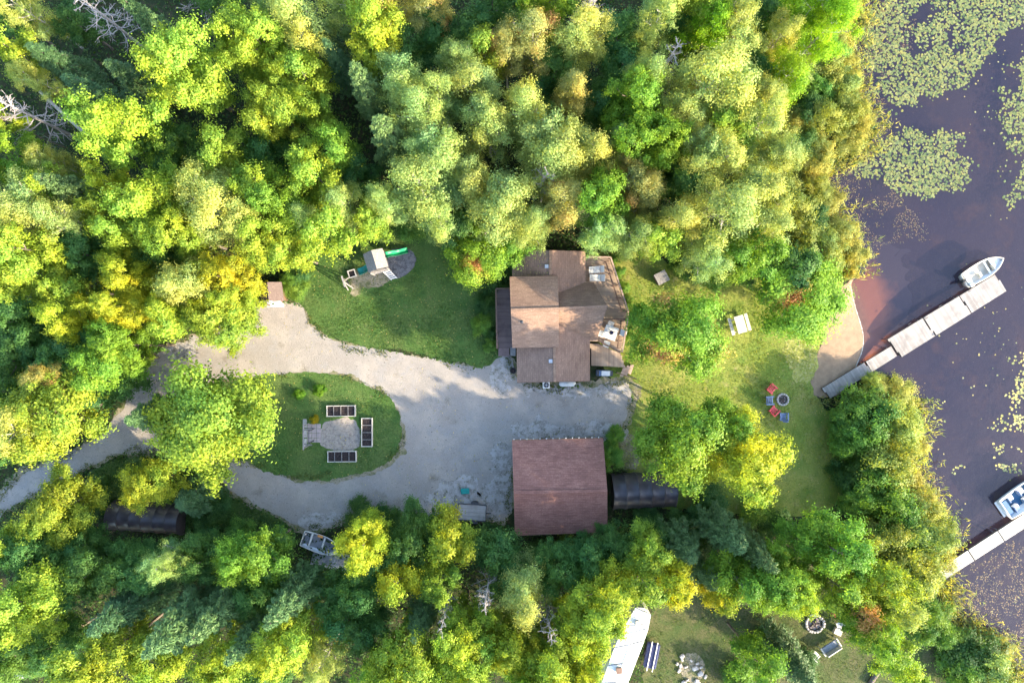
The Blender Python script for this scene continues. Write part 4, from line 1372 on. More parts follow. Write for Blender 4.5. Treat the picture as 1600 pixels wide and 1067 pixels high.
def tube_path(mb, pts, r0, r1, n=6):
    for i in range(len(pts) - 1):
        f0, f1 = i / (len(pts) - 1), (i + 1) / (len(pts) - 1)
        mb.tube(pts[i], pts[i + 1], r0 + (r1 - r0) * f0, r0 + (r1 - r0) * f1, n)


def trunk_mesh(seed, lobes, R, z0, z1, r_, twigs=0):
    g = random.Random(seed)
    mb = MB()
    top = Vector((g.uniform(-.2, .2), g.uniform(-.2, .2), z0 + (z1 - z0) * .8))
    base = [Vector((0, 0, -.2)), Vector((g.uniform(-.12, .12), g.uniform(-.12, .12), z0 * .6)), Vector((g.uniform(-.15, .15), g.uniform(-.15, .15), z0 + (z1 - z0) * .3)), top]
    tube_path(mb, base, r_ * 1.15, r_ * .3, 7)
    for (x, y, z, rl) in lobes:
        st = Vector((0, 0, max(z0 * .7, z - math.hypot(x, y) * .9)))
        e = Vector((x, y, z))
        m_ = st.lerp(e, .5) + Vector((g.uniform(-.2, .2), g.uniform(-.2, .2), -.15))
        tube_path(mb, [st, m_, e], r_ * .4, r_ * .13, 5)
        for k in range(twigs):
            d = Vector((g.gauss(0, 1), g.gauss(0, 1), abs(g.gauss(0, 1)) * .9)).normalized()
            s0 = m_.lerp(e, g.random())
            tube_path(mb, [s0, s0 + d * rl * .7, s0 + d * rl * 1.25 + Vector((0, 0, .12))], r_ * .15, r_ * .05, 3)
    return mb


def pine_proto(seed, R, z0, z1, nwh, droop, need, pitch=.2, dense=1.0):
    g = np.random.default_rng(seed)
    P, T, Nn, rnd = [], [], [], []
    mb = MB()
    tube_path(mb, [Vector((0, 0, -.2)), Vector((.05, 0, z1 * .5)), Vector((0, 0, z1))], .2, .03, 7)
    for k in range(nwh):
        t = k / (nwh - 1)
        z = z0 + (z1 - z0) * t
        Lb = R * (1 - t) ** .75 * (.55 + .45 * min(1, t * 4 + .4)) + .25
        nb = 7 if t < .8 else 5
        for j in range(nb):
            a = 2 * PI * (j + g.uniform(-.3, .3)) / nb + k * .9
            L_ = Lb * g.uniform(.75, 1.12)
            d = np.array([math.cos(a), math.sin(a), 0])
            sdir = np.array([-math.sin(a), math.cos(a), 0])
            tip = Vector((*(d[:2] * L_), z + pitch * L_ - droop * L_ * .6))
            mb.tube(Vector((0, 0, z)), tip, .035, .012, 3)
            nt_ = int(26 * L_ / 1.5 * dense) + 8
            for q in range(nt_):
                f = g.uniform(.18, 1.02)
                wdt = .34 * L_ * (1 - f) * 1.2 + .14
                s_ = g.uniform(-1, 1)
                c = d * f * L_ + sdir * s_ * wdt + np.array([0, 0, z + pitch * f * L_ - droop * (f ** 2) * L_ * .6 + g.uniform(-.05, .06)])
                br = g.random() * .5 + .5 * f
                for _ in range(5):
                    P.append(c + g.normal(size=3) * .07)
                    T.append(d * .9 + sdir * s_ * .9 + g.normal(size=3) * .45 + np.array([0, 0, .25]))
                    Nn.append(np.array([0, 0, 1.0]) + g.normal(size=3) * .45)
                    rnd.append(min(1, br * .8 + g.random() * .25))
    P, T, Nn = np.array(P), np.array(T), np.array(Nn)
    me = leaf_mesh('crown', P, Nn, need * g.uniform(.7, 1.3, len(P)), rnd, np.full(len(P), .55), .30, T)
    return me, mb


def dead_proto(seed, R, z1, n=26, con=False):
    g = random.Random(seed)
    mb = MB()
    tube_path(mb, [Vector((0, 0, -.2)), Vector((.1, .05, z1 * .5)), Vector((-.05, .1, z1))], .17, .03, 6)
    for k in range(n):
        z = z1 * (.35 + .63 * k / n)
        a = k * 2.4 + g.uniform(-.5, .5)
        L_ = R * (1.15 - .8 * (k / n)) * g.uniform(.6, 1.1)
        d = Vector((math.cos(a), math.sin(a), g.uniform(.1, .7) if not con else g.uniform(-.15, .25)))
        p0 = Vector((0, 0, z)); p1 = p0 + d * L_ * .5; p2 = p1 + (d + Vector((g.gauss(0, .3), g.gauss(0, .3), .2))) * L_ * .5
        tube_path(mb, [p0, p1, p2], .055, .016, 4)
        for j in range(6):
            s0 = p0.lerp(p2, g.uniform(.3, 1.0))
            dd = (d + Vector((g.gauss(0, .8), g.gauss(0, .8), g.gauss(.1, .4)))).normalized()
            e = s0 + dd * L_ * g.uniform(.2, .45)
            mb.tube(s0, e, .022, .008, 3)
            for q in range(2):
                s1 = s0.lerp(e, g.uniform(.3, 1)); d2 = (dd + Vector((g.gauss(0, .8), g.gauss(0, .8), g.gauss(0, .5)))).normalized()
                mb.tube(s1, s1 + d2 * L_ * .2, .014, .006, 3)
    return mb


PROTO = {}                 # family -> list of (R0, H0, crown mesh or None, trunk mesh)


def mb_mesh(mb, name, material):
    me = bpy.data.meshes.new(name)
    me.from_pydata(mb.v, [], mb.f)
    me.materials.append(M[material])
    return me


def add_proto(fam, R, Hh, crown, trunk_mb, bark='bark', lm='leaf'):
    if crown is not None:
        crown.materials.append(M[lm])
    PROTO.setdefault(fam, []).append((R, Hh, crown, mb_mesh(trunk_mb, 'trunk', bark)))


for s_ in range(5):        # big broadleaf
    me, lb = lobe_crown(100 + s_, 3.2, 4.0, 12.0, 15, 520, 62, .19, .20)
    add_proto('big', 3.2, 12.0, me, trunk_mesh(s_, lb, 3.2, 4.0, 12.0, .2))
for s_ in range(4):        # smaller broadleaf
    me, lb = lobe_crown(200 + s_, 1.9, 4.0, 10.5, 10, 250, 56, .18, .18)
    add_proto('small', 1.9, 10.5, me, trunk_mesh(20 + s_, lb, 1.9, 4.0, 10.5, .13))
for s_ in range(5):        # birch / poplar: fine leaves, bare twigs show through
    me, lb = lobe_crown(300 + s_, 2.6, 4.5, 12.5, 20, 560, 46, .135, .20, (.15, .34), .7)
    add_proto('birch', 2.6, 12.5, me, trunk_mesh(40 + s_, lb, 2.6, 4.5, 12.5, .15, 7), 'bark_pale')
for s_ in range(3):
    me, mb = pine_proto(400 + s_, 2.6, 2.5, 13.5, 15, .25, .30, .22)
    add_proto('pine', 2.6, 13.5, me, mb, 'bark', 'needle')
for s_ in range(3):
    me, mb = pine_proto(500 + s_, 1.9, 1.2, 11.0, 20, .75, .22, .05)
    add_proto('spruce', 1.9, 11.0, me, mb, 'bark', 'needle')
for s_ in range(4):
    add_proto('dead', 2.0, 10.0, None, dead_proto(600 + s_, 2.0, 10.0, 26, s_ % 2 == 0), 'dead')
for s_ in range(5):        # shrubs: foliage down to the ground
    me, lb = lobe_crown(700 + s_, 1.5, .1, 2.6, 12, 240, 50, .13, .15, (.22, .42), .6, -.2)
    add_proto('shrub', 1.5, 2.6, me, trunk_mesh(80 + s_, lb, 1.5, .15, 2.6, .06))

KIND = {   # look, object name, category, family, colour, autumn
    'mg': ('bright green maple', 'maple_tree', 'tree', 'big', (.175, .31, .038), 0),
    'my': ('yellow-green maple', 'maple_tree', 'tree', 'big', (.285, .39, .05), 0),
    'yl': ('golden yellow maple', 'maple_tree', 'tree', 'big', (.38, .42, .038), 0),
    'dg': ('dark green leafy tree', 'leafy_tree', 'tree', 'big', (.095, .21, .055), 0),
    'mo': ('green maple with turning orange leaves', 'maple_tree', 'tree', 'big', (.205, .34, .035), .25),
    'bp': ('pale yellow-green birch', 'birch_tree', 'tree', 'birch', (.39, .44, .135), 0),
    'bg': ('soft grey-green poplar', 'poplar_tree', 'tree', 'birch', (.30, .40, .14), 0),
    'bo': ('tawny orange-tinged birch', 'birch_tree', 'tree', 'birch', (.40, .38, .13), .22),
    'wl': ('vivid green willow', 'willow_tree', 'tree', 'birch', (.24, .40, .015), 0),
    'pn': ('blue-green pine', 'pine_tree', 'tree', 'pine', (.105, .19, .075), 0),
    'sp': ('dark green spruce', 'spruce_tree', 'tree', 'spruce', (.075, .155, .07), 0),
    'dd': ('bare grey dead tree', 'dead_tree', 'tree', 'dead', (1, 1, 1), 0),
    'sh': ('olive waterside shrub', 'shrub', 'shrub', 'shrub', (.29, .34, .09), 0),
    'sy': ('straw-yellow waterside shrub', 'shrub', 'shrub', 'shrub', (.38, .37, .09), 0),
    'sg': ('green leafy shrub', 'shrub', 'shrub', 'shrub', (.165, .30, .055), 0),
    'sd': ('dark green shrub', 'shrub', 'shrub', 'shrub', (.08, .17, .045), 0),
    'hb': ('small round green garden bush', 'bush', 'bush', 'shrub', (.13, .26, .02), 0),
    'hy': ('small yellow garden bush', 'bush', 'bush', 'shrub', (.42, .36, .02), 0),
}
TREES = """
40 15 32 bp, 30 85 30 my, 62 128 26 bp, 100 105 36 sp, 172 35 42 dd, 125 40 30 dg, 312 8 36 dd, 245 45 30 pn, 288 112 62 my, 375 72 46 my,
200 205 55 my, 60 188 44 dd, 8 190 22 my, 30 245 30 mg, 90 258 26 bp, 268 230 46 dg, 352 238 36 my, 215 130 34 sp, 150 150 30 sp, 20 30 26 dg,
415 75 46 my, 475 45 46 bp, 508 65 32 pn, 590 65 48 my, 482 125 34 my, 435 172 46 my, 490 178 26 my, 600 5 46 bo, 670 15 36 bo, 680 62 36 dg,
730 62 30 dg, 758 88 32 my, 768 10 36 dg, 792 82 32 bo, 578 148 36 pn, 632 138 42 bg, 658 182 42 bg, 612 222 46 pn, 530 235 32 mg, 482 258 34 my,
418 240 32 dg, 740 140 46 bp, 690 155 36 bg, 762 202 46 bp, 690 246 46 bg, 850 14 42 mg, 830 70 40 bo, 915 45 40 dd, 905 60 46 bp, 962 62 36 dg,
1025 38 38 bp, 1058 50 32 dg, 1082 14 42 my, 1105 58 36 wl, 1142 62 42 bp, 1190 30 32 dg, 1035 112 30 dd, 1010 130 34 bg, 970 112 36 dg, 865 118 36 dg, 895 150 32 bo,
985 156 46 mg, 1112 130 60 bp, 1060 182 42 bp, 1172 110 38 dg, 870 236 60 bp, 820 180 40 bp, 962 220 20 bg, 992 236 42 mg, 1140 204 36 my, 1180 200 42 bp,
972 262 28 bo, 1092 240 38 bp, 862 186 34 dg, 930 170 34 dg, 545 20 34 bg, 350 20 34 dg, 420 10 34 bg, 1150 10 36 bg, 715 100 34 bg, 640 90 34 dg, 530 100 30 sp,
1262 20 40 wl, 1288 50 38 wl, 1222 128 42 wl, 1212 65 30 bp, 1230 10 30 dg, 1185 155 34 bp,
20 272 18 mg, 62 325 50 bp, 115 345 34 bp, 90 292 26 my, 132 302 36 pn, 180 290 24 yl, 165 335 28 my, 198 368 30 my, 250 320 50 my, 330 300 42 bp,
352 335 52 bp, 290 368 42 my, 150 402 52 dg, 60 392 46 my, 20 432 42 my, 250 412 32 dg, 206 408 22 yl, 222 442 38 yl, 300 446 42 bp, 358 436 42 yl,
210 482 38 yl, 110 452 34 my, 120 502 38 yl, 35 502 46 dg, 280 492 42 my, 350 498 46 my, 160 522 34 dg, 392 350 36 bp, 410 300 34 my,
448 325 50 mg, 412 378 44 my, 512 366 36 my, 580 345 28 my, 540 322 34 bg, 500 282 36 my, 372 470 24 my, 560 280 30 dg, 455 395 28 my, 480 340 30 bg, 5 350 30 my,
660 292 56 bg, 640 352 28 sg, 718 350 34 dg, 745 398 48 mo, 802 388 30 mg, 782 330 56 bp, 738 288 40 bp, 860 262 46 bp, 922 242 42 bp, 880 318 40 bo,
850 292 28 dd, 935 312 46 mg, 990 302 38 bo, 942 362 34 bg, 992 372 32 bg, 830 355 34 bg, 690 345 34 bg, 605 318 34 bg,
1030 226 42 mg, 1060 272 46 dg, 1112 252 42 bp, 1140 216 28 my, 1130 332 60 bp, 1180 300 42 bp, 1190 350 42 bp, 1202 250 38 bp, 1098 398 40 bg, 1142 402 32 mg,
1180 396 32 mg, 1120 432 22 sg, 1050 350 38 bp, 1030 376 30 my, 1010 300 30 bo, 1235 420 34 dg, 1165 425 22 sd,
1055 522 72 mo, 1256 468 68 mo, 1062 688 68 mg, 1160 712 62 yl, 1124 664 40 mg, 328 664 92 my, 242 648 38 pn, 85 642 72 my, 40 672 42 bp, 98 790 54 my, 238 756 40 yl, 302 778 42 sp,
30 562 42 dg, 100 562 40 dg, 172 562 44 mg, 190 590 34 dg, 88 588 28 bo, 20 622 40 dg, 200 540 40 mg, 14 692 30 dg, 60 540 36 dg, 146 606 32 dg, 130 545 34 dg,
18 842 26 my, 52 862 40 dg, 48 948 60 my, 150 890 42 dg, 202 884 42 dg, 110 900 40 dg, 245 882 40 dg, 268 872 28 bg, 380 872 38 mg, 320 872 40 dg,
200 948 48 sp, 292 968 60 pn, 170 1022 56 my, 360 1032 48 my, 252 1042 32 my, 352 950 40 pn, 92 1002 40 dg, 20 1032 42 dg, 58 842 32 dg, 138 848 24 dg,
412 862 36 mg, 428 872 36 dg, 575 842 38 yl, 648 832 42 dg, 705 838 36 yl, 625 902 34 yl, 692 902 28 my, 660 962 34 sp, 452 1000 46 my, 505 1032 30 bp,
460 930 42 pn, 560 922 42 dg, 570 972 38 dg, 610 862 36 dg, 630 1032 56 my, 722 982 42 my, 742 1022 46 my, 772 862 36 dg, 762 912 24 dd, 792 1002 40 yl,
700 942 18 dd, 540 962 36 dg, 592 1052 34 my, 525 918 32 dg, 410 920 40 dg, 400 985 36 pn, 800 900 36 dg, 690 1050 34 mg, 420 1050 34 dg,
820 922 46 bp, 856 958 26 dd, 870 882 38 dg, 920 872 38 dg, 966 852 38 dg, 1010 846 28 my, 1000 902 36 my, 1062 852 42 pn, 1100 892 38 pn, 1132 832 42 pn,
1172 856 38 pn, 1150 902 36 mg, 1202 902 46 mg, 940 930 50 my, 900 982 46 my, 944 944 36 my, 860 1032 46 my, 902 1042 38 yl, 822 1052 40 mg, 1182 1032 34 mg,
1235 1032 42 sp, 1150 1058 24 sg, 1055 905 30 yl, 1120 925 26 yl, 1020 838 26 dg,
1290 852 58 mg, 1360 908 46 my, 1342 962 44 mo, 1228 912 38 my, 1372 1000 36 my, 1412 1052 30 my, 1300 905 36 my, 1390 940 36 bp
"""
SHRUBS = """
1292 108 30 sh, 1312 138 26 sh, 1242 186 20 sy, 1262 165 28 sd, 1290 188 28 sh, 1330 212 26 sy, 1216 214 28 sh, 1282 234 24 sy, 1250 225 24 sd, 1345 190 20 sy, 1325 170 24 sh,
1312 60 22 sy, 1325 20 20 sy, 1300 85 22 sg, 1240 330 34 sh, 1252 372 32 sh, 1290 322 26 sy, 1310 368 30 sy, 1332 398 20 sy, 1326 425 14 sy, 1272 268 24 sy, 1225 285 26 sh,
1285 390 28 sh, 1270 350 26 sd, 1210 400 28 sg, 1270 300 22 sh, 1325 125 20 sy, 1275 135 26 sg, 1255 110 24 sh, 1290 410 22 sh, 1225 250 24 sh, 1320 95 16 sy,
1340 632 32 sg, 1352 662 40 sg, 1395 655 36 sh, 1380 712 40 sh, 1412 738 28 sy, 1390 788 42 sg, 1442 832 38 sh, 1420 880 42 sh, 1458 868 26 sy, 1330 690 30 sg, 1440 790 28 sy,
1400 620 28 sy, 1372 600 20 sy, 1415 690 28 sy, 1355 735 34 sg, 1360 600 18 sh, 1375 830 34 sh, 1345 780 28 sg, 1320 740 24 sd, 1400 840 34 sg, 1380 870 30 sh, 1410 905 30 sy,
1450 962 32 sg, 1430 930 26 sy, 1475 985 26 sg, 1520 1022 42 sd, 1545 1052 36 sh, 1500 1050 34 sg, 1560 1010 20 sy, 1490 1010 26 sd, 1440 985 24 sg, 1310 662 22 sg,
750 506 17 sg, 757 472 16 sd, 768 522 10 sd, 775 440 16 sd, 766 540 11 sg, 460 452 20 sg, 458 436 16 sg, 468 432 16 sd, 955 712 20 sg, 968 425 9 sg, 974 448 9 sg, 980 470 9 sg, 985 495 10 sg, 960 405 9 sg,
985 525 9 sg, 467 615 8 hb, 500 610 9 hb, 492 655 7 hy, 1110 785 26 sd, 1085 808 20 sd, 960 680 14 sg, 1064 412 18 sg, 1075 425 18 sd, 985 395 18 sg, 800 420 14 sd,
560 805 24 sd, 610 812 26 sd, 676 824 20 sd, 590 815 20 sg, 770 835 22 sd, 155 762 18 sd, 150 786 20 sd, 320 830 24 sd, 380 835 26 sg, 430 840 24 sd, 1250 1040 26 sd, 1195 1000 22 sg, 340 790 26 sd,
1100 840 26 sd, 1215 820 26 sd, 1180 800 22 sg, 1012 814 22 sd, 1060 812 20 sd, 980 860 24 sd, 890 860 22 sd, 840 862 22 sd
"""
ANCH = [('the small red playhouse', 424, 457), ('the wooden play set', 600, 415), ('the brown house', 862, 492), ('the wide dock', 1480, 490), ('the lily pads', 1450, 90),
        ('the gravel drive bend', 215, 620), ('the rounded black shelter', 228, 820), ('the shingled garage', 874, 760), ('the aluminium rowboat', 505, 850), ('the utility trailer', 738, 798),
        ('the white mobile home', 985, 1005), ('the rough stone fire ring', 1272, 973), ('the pale picnic table', 1155, 507), ('the raised garden beds', 545, 680), ('the bleached dock', 1530, 850),
        ('the round stone fire pit', 1222, 624), ('the pale leaning birch trunk', 100, 180), ('the short pale snag', 62, 430), ('the grey fallen log', 60, 1050), ('the narrow dock ramp', 1345, 580)]
DIRS = ['right of', 'above-right of', 'above', 'above-left of', 'left of', 'below-left of', 'below', 'below-right of']
ORD = ['nearest', 'second nearest', 'third nearest', 'fourth nearest', 'fifth nearest', 'sixth nearest', 'seventh nearest', 'eighth nearest', 'ninth nearest', 'tenth nearest', 'eleventh nearest', 'twelfth nearest']
plants = []
for src in (TREES, SHRUBS):
    for it in src.replace('\n', ' ').split(','):
        q = it.split()
        if len(q) == 4:
            x, y, r_, k = float(q[0]), float(q[1]), float(q[2]), q[3]
            an = min(ANCH, key=lambda a: (a[1] - x) ** 2 + (a[2] - y) ** 2)
            d = math.atan2(an[2] - y, x - an[1])
            di = DIRS[int(round(d / (PI / 4))) % 8]
            plants.append([x, y, r_, k, an[0], di, math.hypot(x - an[1], y - an[2])])
cells = {}
for pl in plants:
    cells.setdefault((pl[3], pl[4], pl[5]), []).append(pl)
for key, ls in cells.items():
    ls.sort(key=lambda a: a[6])
    look = KIND[key[0]][0]
    for i, pl in enumerate(ls):
        pl.append(f'{look} {key[2]} {key[1]}' if len(ls) == 1 else f'{look} {key[2]} {key[1]}, {ORD[i]}')
HGT = {(1055., 522.): 9.5, (1256., 468.): 7.5, (1062., 688.): 12.2, (1160., 712.): 11.5, (1124., 664.): 10.5, (1062., 852.): 8.5, (1100., 892.): 9, (1020., 838.): 6, (966., 852.): 6.5, (1132., 832.): 10, (328., 664.): 10.0, (242., 648.): 9, (745., 398.): 8, (802., 388.): 7,
       (98., 790.): 8, (238., 756.): 7.0, (302., 778.): 5, (85., 642.): 11, (1120., 432.): 3, (1342., 962.): 11.5, (1372., 1000.): 10.5, (1412., 1052.): 9, (1360., 908.): 12, (1390., 940.): 11}
FLAT = {'sh': 2.6, 'sy': 1.7, 'sg': 2.3, 'sd': 1.9, 'hb': .7, 'hy': .7}
GROUP = {'tree': 'trees of the surrounding woods', 'shrub': 'shrubs along shore, woods and lawns', 'bush': 'small bushes in the garden island'}
cnt = {}
g = random.Random(11)
for x, y, r_, k, an, di, dist, label in plants:
    look, nm, cat, fam, colr, aut = KIND[k]
    if fam == 'big' and r_ < 38:
        fam = 'small'
    if k in FLAT:
        h = FLAT[k] * (.55 + r_ / 60) if k[0] == 's' else FLAT[k]
        if r_ < 12: h = min(h, .9)
        if x < 800 and k[0] == 's' and r_ <= 20: h = min(h, 1.3)
        if 1300 < x < 1480 and 620 < y < 900: h *= 1.45 if y > 675 else 1.25
        zc = h * .45
    else:
        h = {'dg': 6.0 + r_ * .055, 'pn': 10.5 + r_ * .05, 'sp': 8.0 + r_ * .05, 'dd': 12.3, 'mo': 9.5}.get(k, 8.8 + r_ * .072)
        h *= g.uniform(.92, 1.08)
        h = HGT.get((x, y), h)
        zc = h * (.66 if fam in ('big', 'small', 'birch') else .55)
    i = cnt.get(fam, 0); cnt[fam] = i + 1
    R0, H0, cme, tme = PROTO[fam][i % len(PROTO[fam])]
    loc = W(x, y, zc); loc.z = 0
    rm = r_ / PPM * (CAM_H - zc) / CAM_H * .92
    if 0 < dist and loc.x > 0:
        pass
    t = thing(nm, label, cat, loc, g.uniform(0, 2 * PI), GROUP[cat])
    t.scale = (rm / R0, rm / R0 * g.uniform(.9, 1.1), h / H0)
    tr_ = link(bpy.data.objects.new('trunk', tme), t)
    if cme is not None:
        cr_ = link(bpy.data.objects.new('crown', cme), t)
        v = g.uniform(.86, 1.14)
        hue = g.uniform(-.09, .09)
        cr_.color = (colr[0] * v * (1 + hue), colr[1] * v, colr[2] * v * (1 - hue), (aut + g.uniform(-.03, .03)) if aut else -.3)

# ------------------------------------------------------------------ undergrowth, ferns, reeds, grass, lily pads
def flat_leaves(name, P, Nn, size, color, material='leaf', asp=.6, T=None, label=None, rnd=None):
    me = leaf_mesh(name, P, Nn, size, rng.random(len(P)) if rnd is None else rnd, np.clip(rng.normal(size=len(P)) * .2 + .5, 0, 1), asp, T)
    me.materials.append(M[material])
    o = link(bpy.data.objects.new(name, me))
    o.color = (*color, -.3)
    o['kind'] = 'stuff'
    if label:
        o['label'] = label
    return o


def clear_mask(X, Y, grow=0.0):
    m_ = np.zeros(X.shape, bool)
    for poly in CLEAR:
        m_ |= inside(poly, X, Y)
    return m_


def value_noise(X, Y, s_, seed):
    r_ = np.random.default_rng(seed)
    G_ = r_.random((256, 256))
    x, y = X / s_ + 1000, Y / s_ + 1000
    ix, iy = np.floor(x).astype(int), np.floor(y).astype(int)
    fx, fy = x - ix, y - iy
    fx, fy = fx * fx * (3 - 2 * fx), fy * fy * (3 - 2 * fy)
    g_ = lambda a, b: G_[a % 256, b % 256]
    return (g_(ix, iy) * (1 - fx) + g_(ix + 1, iy) * fx) * (1 - fy) + (g_(ix, iy + 1) * (1 - fx) + g_(ix + 1, iy + 1) * fx) * fy


shore_np = np.array(shore_r)
def shore_x(Y):
    o_ = np.argsort(-shore_np[:, 1])
    return np.interp(-Y, -shore_np[o_, 1], shore_np[o_, 0])

n = 150000
X, Y = rng.uniform(-49, 47, n), rng.uniform(-34, 34, n)
ok = ~clear_mask(X, Y) & (X < shore_x(Y) - .3)
ok &= ~inside(px_poly('1335,430 1270,470 1260,625 1330,625 1360,560'), X, Y)
ok &= ~((np.abs(X - 4.5) < 4.7) & (np.abs(Y + 13.3) < 4.3))
ok &= ~((np.abs(X - 3.6) < 6.0) & (np.abs(Y - 2.2) < 6.2))
X, Y = X[ok], Y[ok]
hN = value_noise(X, Y, 1.3, 1) * .6 + value_noise(X, Y, 3.5, 2) * .6
Z = np.clip(hN * 1.5 - .35, .03, 1.2) * rng.uniform(.35, 1.0, len(X))
keep = rng.random(len(X)) < .35 + .9 * hN
X, Y, Z = X[keep], Y[keep], Z[keep]
flat_leaves('undergrowth', np.stack([X, Y, Z], 1), np.array([0, 0, .8]) + rng.normal(size=(len(X), 3)) * .5, rng.uniform(.14, .36, len(X)), (.06, .12, .03), label='low green undergrowth on the forest floor')

# reeds and sedge along the shore
pts = np.array(resamp(shore, 4200))
off = rng.normal(size=pts.shape) * np.array([.9, .5]) + np.array([-.25, 0])
pts = pts + off
beach_gap = (pts[:, 1] < W(0, 432).y) & (pts[:, 1] > W(0, 622).y)
pts = pts[~beach_gap]
k = 5
P = np.repeat(pts, k, 0) + rng.normal(size=(len(pts) * k, 2)) * .12
T = np.stack([rng.normal(size=len(P)) * .45 + .1, rng.normal(size=len(P)) * .45, np.ones(len(P))], 1)
Lr = rng.uniform(.3, .75, len(P))
Tn = T / np.linalg.norm(T, axis=1, keepdims=True)
P3d = np.concatenate([P, np.zeros((len(P), 1))], 1) + Tn * Lr[:, None] * .5
flat_leaves('reeds', P3d, rng.normal(size=(len(P), 3)) + np.array([.6, 0, .3]), Lr, (.36, .37, .13), 'leaf', .12, T, 'straw-coloured reeds along the lake shore')

# grass: short blades on the lawns and longer tufts along their edges
def grass_on(poly, n, color, name, label, hmin=.05, hmax=.11, excl=()):
    A_ = np.array(poly)
    X, Y = rng.uniform(A_[:, 0].min(), A_[:, 0].max(), n), rng.uniform(A_[:, 1].min(), A_[:, 1].max(), n)
    ok = inside(poly, X, Y) & (X < shore_x(Y) - .4)
    for e in excl:
        ok &= ~inside(e, X, Y)
    X, Y = X[ok], Y[ok]
    Lr = rng.uniform(hmin, hmax, len(X)) * (.6 + .8 * value_noise(X, Y, 1.5, 5))
    T = np.stack([rng.normal(size=len(X)) * .6, rng.normal(size=len(X)) * .6, np.ones(len(X))], 1)
    Tn = T / np.linalg.norm(T, axis=1, keepdims=True)
    P = np.stack([X, Y, np.full(len(X), .02)], 1) + Tn * Lr[:, None] * .45
    flat_leaves(name, P, rng.normal(size=(len(X), 3)) + np.array([0, 0, .5]), Lr * 1.3, color, 'leaf', .35, T, label)

pea = px_poly("505,655 540,650 560,656 562,690 552,704 510,706 497,690 478,700 478,655")
beach_poly = list(BEACH_IN) + list(BEACH_WL)[::-1]
playp = px_poly("606,392 625,384 644,390 650,405 645,422 628,433 585,452 562,464 548,460 550,432 580,410")
grass_on(island, 32000, (.10, .18, .045), 'garden_grass', 'short mown grass of the garden island', .05, .10, [pea])
grass_on(front, 60000, (.10, .18, .045), 'front_grass', 'short mown grass of the front lawn', .05, .10, [playp])
grass_on(lake_l, 80000, (.24, .29, .05), 'lake_grass', 'short sunny grass of the lakeside lawn', .05, .10)  # blades lightened to match the sunlight painted into this lawn
grass_on(neigh, 50000, (.085, .13, .035), 'neighbour_grass', 'short grass of the neighbouring lawn')
grass_on(side, 22000, (.07, .13, .03), 'side_grass_blades', 'rough grass beside the drive', .08, .2)
# weeds straggling over the drive edges
edge = np.array(ragged(drive, .05, .3, True, 21) + ragged(island, .05, .25, True, 22))
edge = edge[value_noise(edge[:, 0], edge[:, 1], 1.0, 9) > .42]
P = np.repeat(edge, 4, 0) + rng.normal(size=(len(edge) * 4, 2)) * .16
flat_leaves('drive_weeds', np.concatenate([P, rng.uniform(.03, .12, (len(P), 1))], 1), np.array([0, 0, .8]) + rng.normal(size=(len(P), 3)) * .5, rng.uniform(.06, .16, len(P)), (.12, .15, .04), label='weeds along the gravel edge')

# lily pads
def pads(name, polys, dens, r0, r1, color, label, z=-.243, thr=.30, s_=.9):
    V, F, rn = [], [], []
    for poly, seed in polys:
        A_ = np.array(poly)
        ar = (A_[:, 0].max() - A_[:, 0].min()) * (A_[:, 1].max() - A_[:, 1].min())
        n_ = int(ar * dens)
        n_ = int((np.ptp(A_[:, 0]) + 4) * (np.ptp(A_[:, 1]) + 4) * dens)
        X, Y = rng.uniform(A_[:, 0].min() - 2, A_[:, 0].max() + 2, n_), rng.uniform(A_[:, 1].min() - 2, A_[:, 1].max() + 2, n_)
        nz_ = .6 * value_noise(X, Y, s_, seed) + .4 * value_noise(X, Y, s_ * 3, seed + 50)
        jx = (value_noise(X, Y, 1.6, seed + 80) - .5) * 3.2 + rng.normal(size=n_) * .3
        jy = (value_noise(X, Y, 1.6, seed + 90) - .5) * 3.2 + rng.normal(size=n_) * .3
        ok = inside(poly, X + jx, Y + jy) & (nz_ + rng.normal(size=n_) * .06 > thr) & (X > shore_x(Y) + .1)
        for x, y in zip(X[ok], Y[ok]):
            r_ = rng.uniform(r0, r1)
            a0 = rng.uniform(0, 6.28)
            b = len(V)
            tx, ty = rng.normal(size=2) * .10
            zz = z + rng.uniform(0, .008) + .0
            for q in range(8):
                a = a0 + q * 5.75 / 7
                rr_ = r_ * (1 if 0 < q < 7 else .85)
                V.append((x + rr_ * math.cos(a), y + rr_ * math.sin(a), zz + abs(tx) * r_ * .4 + r_ * .3 * (tx * math.cos(a) + ty * math.sin(a))))
            V.append((x, y, zz))
            F.append((b + 8, *[b + q for q in range(8)]))
            rn.append(rng.random())
    me = bpy.data.meshes.new(name)
    me.from_pydata(V, [], F)
    for nm, arr in (('rnd', rn), ('aut', rng.uniform(.3, .9, len(rn)))):
        at = me.attributes.new(nm, 'FLOAT', 'FACE'); at.data.foreach_set('value', np.asarray(arr, np.float32))
    me.materials.append(M['needle'])
    o = link(bpy.data.objects.new(name, me))
    o.color = (*color, -.3)
    o['kind'] = 'stuff'
    o['label'] = label
    return o


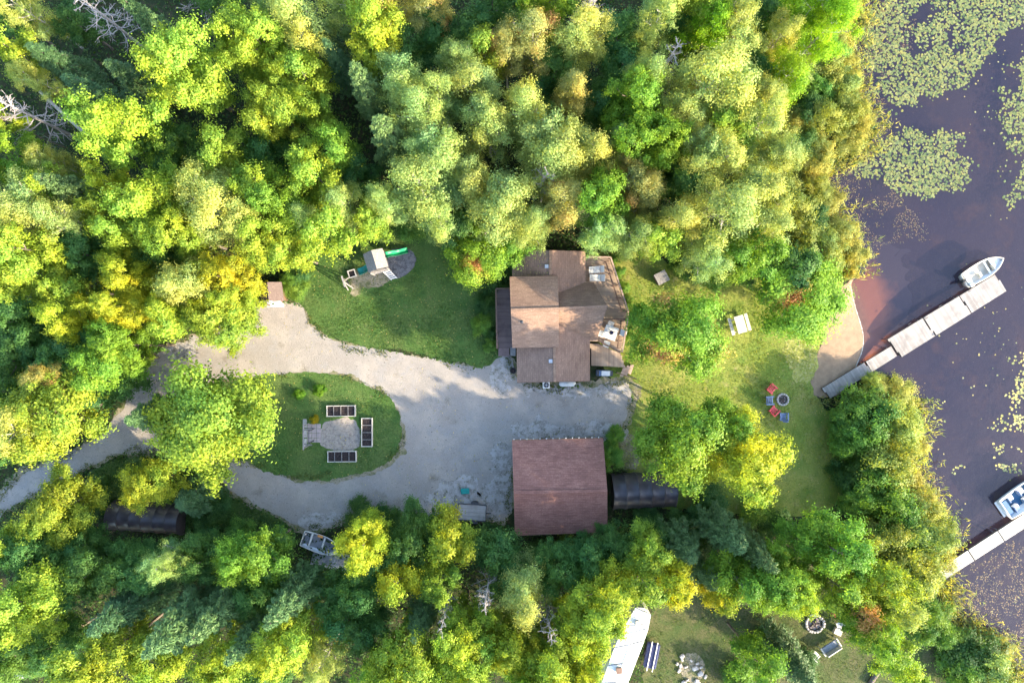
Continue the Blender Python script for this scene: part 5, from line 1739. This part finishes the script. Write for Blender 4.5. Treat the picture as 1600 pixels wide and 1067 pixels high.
PA = smooth_line(px_poly("1362,-30 1400,0 1450,-30 1620,-30 1620,28 1560,32 1578,62 1545,95 1532,122 1500,142 1468,165 1440,168 1412,142 1378,165 1356,178 1352,110 1348,80 1360,40"), 1)
PB = smooth_line(px_poly("1345,262 1360,212 1400,200 1450,215 1510,222 1512,268 1470,304 1420,292 1372,280"), 1)
PC = smooth_line(px_poly("1578,120 1620,100 1620,320 1585,300 1575,230"), 1)
PD = smooth_line(px_poly("1568,560 1620,540 1620,740 1575,735 1560,690 1575,640"), 1)
PE = smooth_line(px_poly("1405,600 1435,610 1465,645 1445,690 1425,670"), 1)
PF = smooth_line(px_poly("1475,708 1515,705 1512,730 1485,735"), 1)
PG = smooth_line(px_poly("1500,590 1600,560 1600,640 1540,660"), 1)
pads('lily_pads', [(PA, 1), (PB, 2), (PC, 3)], 42, .06, .135, (.165, .19, .085), 'floating mats of green lily pads on the lake', thr=.31)
pads('sparse_lily_pads', [(PD, 4), (PE, 5), (PF, 6)], 22, .06, .14, (.30, .29, .13), 'scattered pale lily pads near the docks', thr=.47)
allw = px_poly("1345,-20 1620,-20 1620,1100 1480,1100 1440,700 1400,590 1430,480 1420,330 1300,290")
pads('stray_pads', [(allw, 7)], .9, .035, .10, (.25, .24, .14), 'stray single lily leaves drifting on open water', thr=.55, s_=2.5)
PW1 = smooth_line(px_poly("1345,-20 1420,0 1400,120 1370,230 1420,330 1440,360 1400,380 1355,385 1310,330 1260,285 1330,240"), 1)
PW2 = smooth_line(px_poly("1430,730 1470,760 1505,820 1490,850 1478,860 1455,800"), 1)
PW3 = smooth_line(px_poly("1480,900 1560,850 1620,850 1620,1080 1590,1060 1560,990 1500,985"), 1)
PW4 = smooth_line(px_poly("1405,590 1430,605 1450,650 1430,720 1420,690"), 1)
pads('water_weeds', [(PW1, 11), (PW2, 12), (PW3, 13), (PW4, 14)], 42, .02, .065, (.125, .095, .08), 'brownish weeds at the surface of the shallows', thr=.42, s_=.6)

# fallen leaves on lawns, drive and the shaded roof
n = 5200
X, Y = rng.uniform(-22, 33, n), rng.uniform(-17, 9, n)
ok = (inside(front, X, Y) | inside(island, X, Y) | (inside(lake_l, X, Y)) | (inside(drive, X, Y) & (rng.random(n) < .45))) & (value_noise(X, Y, 3.0, 77) > .38)
X, Y = X[ok], Y[ok]
Z = np.full(len(X), .06)
a, b, c_ = H(257, 98, 2.6), H(257, 268, 2.6), H(512, 90, 3.8)
u_, v_ = rng.random((2, 90))
Rp = np.array(a)[None] + u_[:, None] * np.array(b - a)[None] + v_[:, None] * np.array(c_ - a)[None] + np.array([0, 0, .03])
P = np.concatenate([np.stack([X, Y, Z], 1), Rp])
flat_leaves('fallen_leaves', P, np.array([0, 0, 1.0]) + rng.normal(size=(len(P), 3)) * .3, rng.uniform(.07, .15, len(P)), (.42, .36, .17), label='pale fallen leaves scattered on lawn, drive and roof')
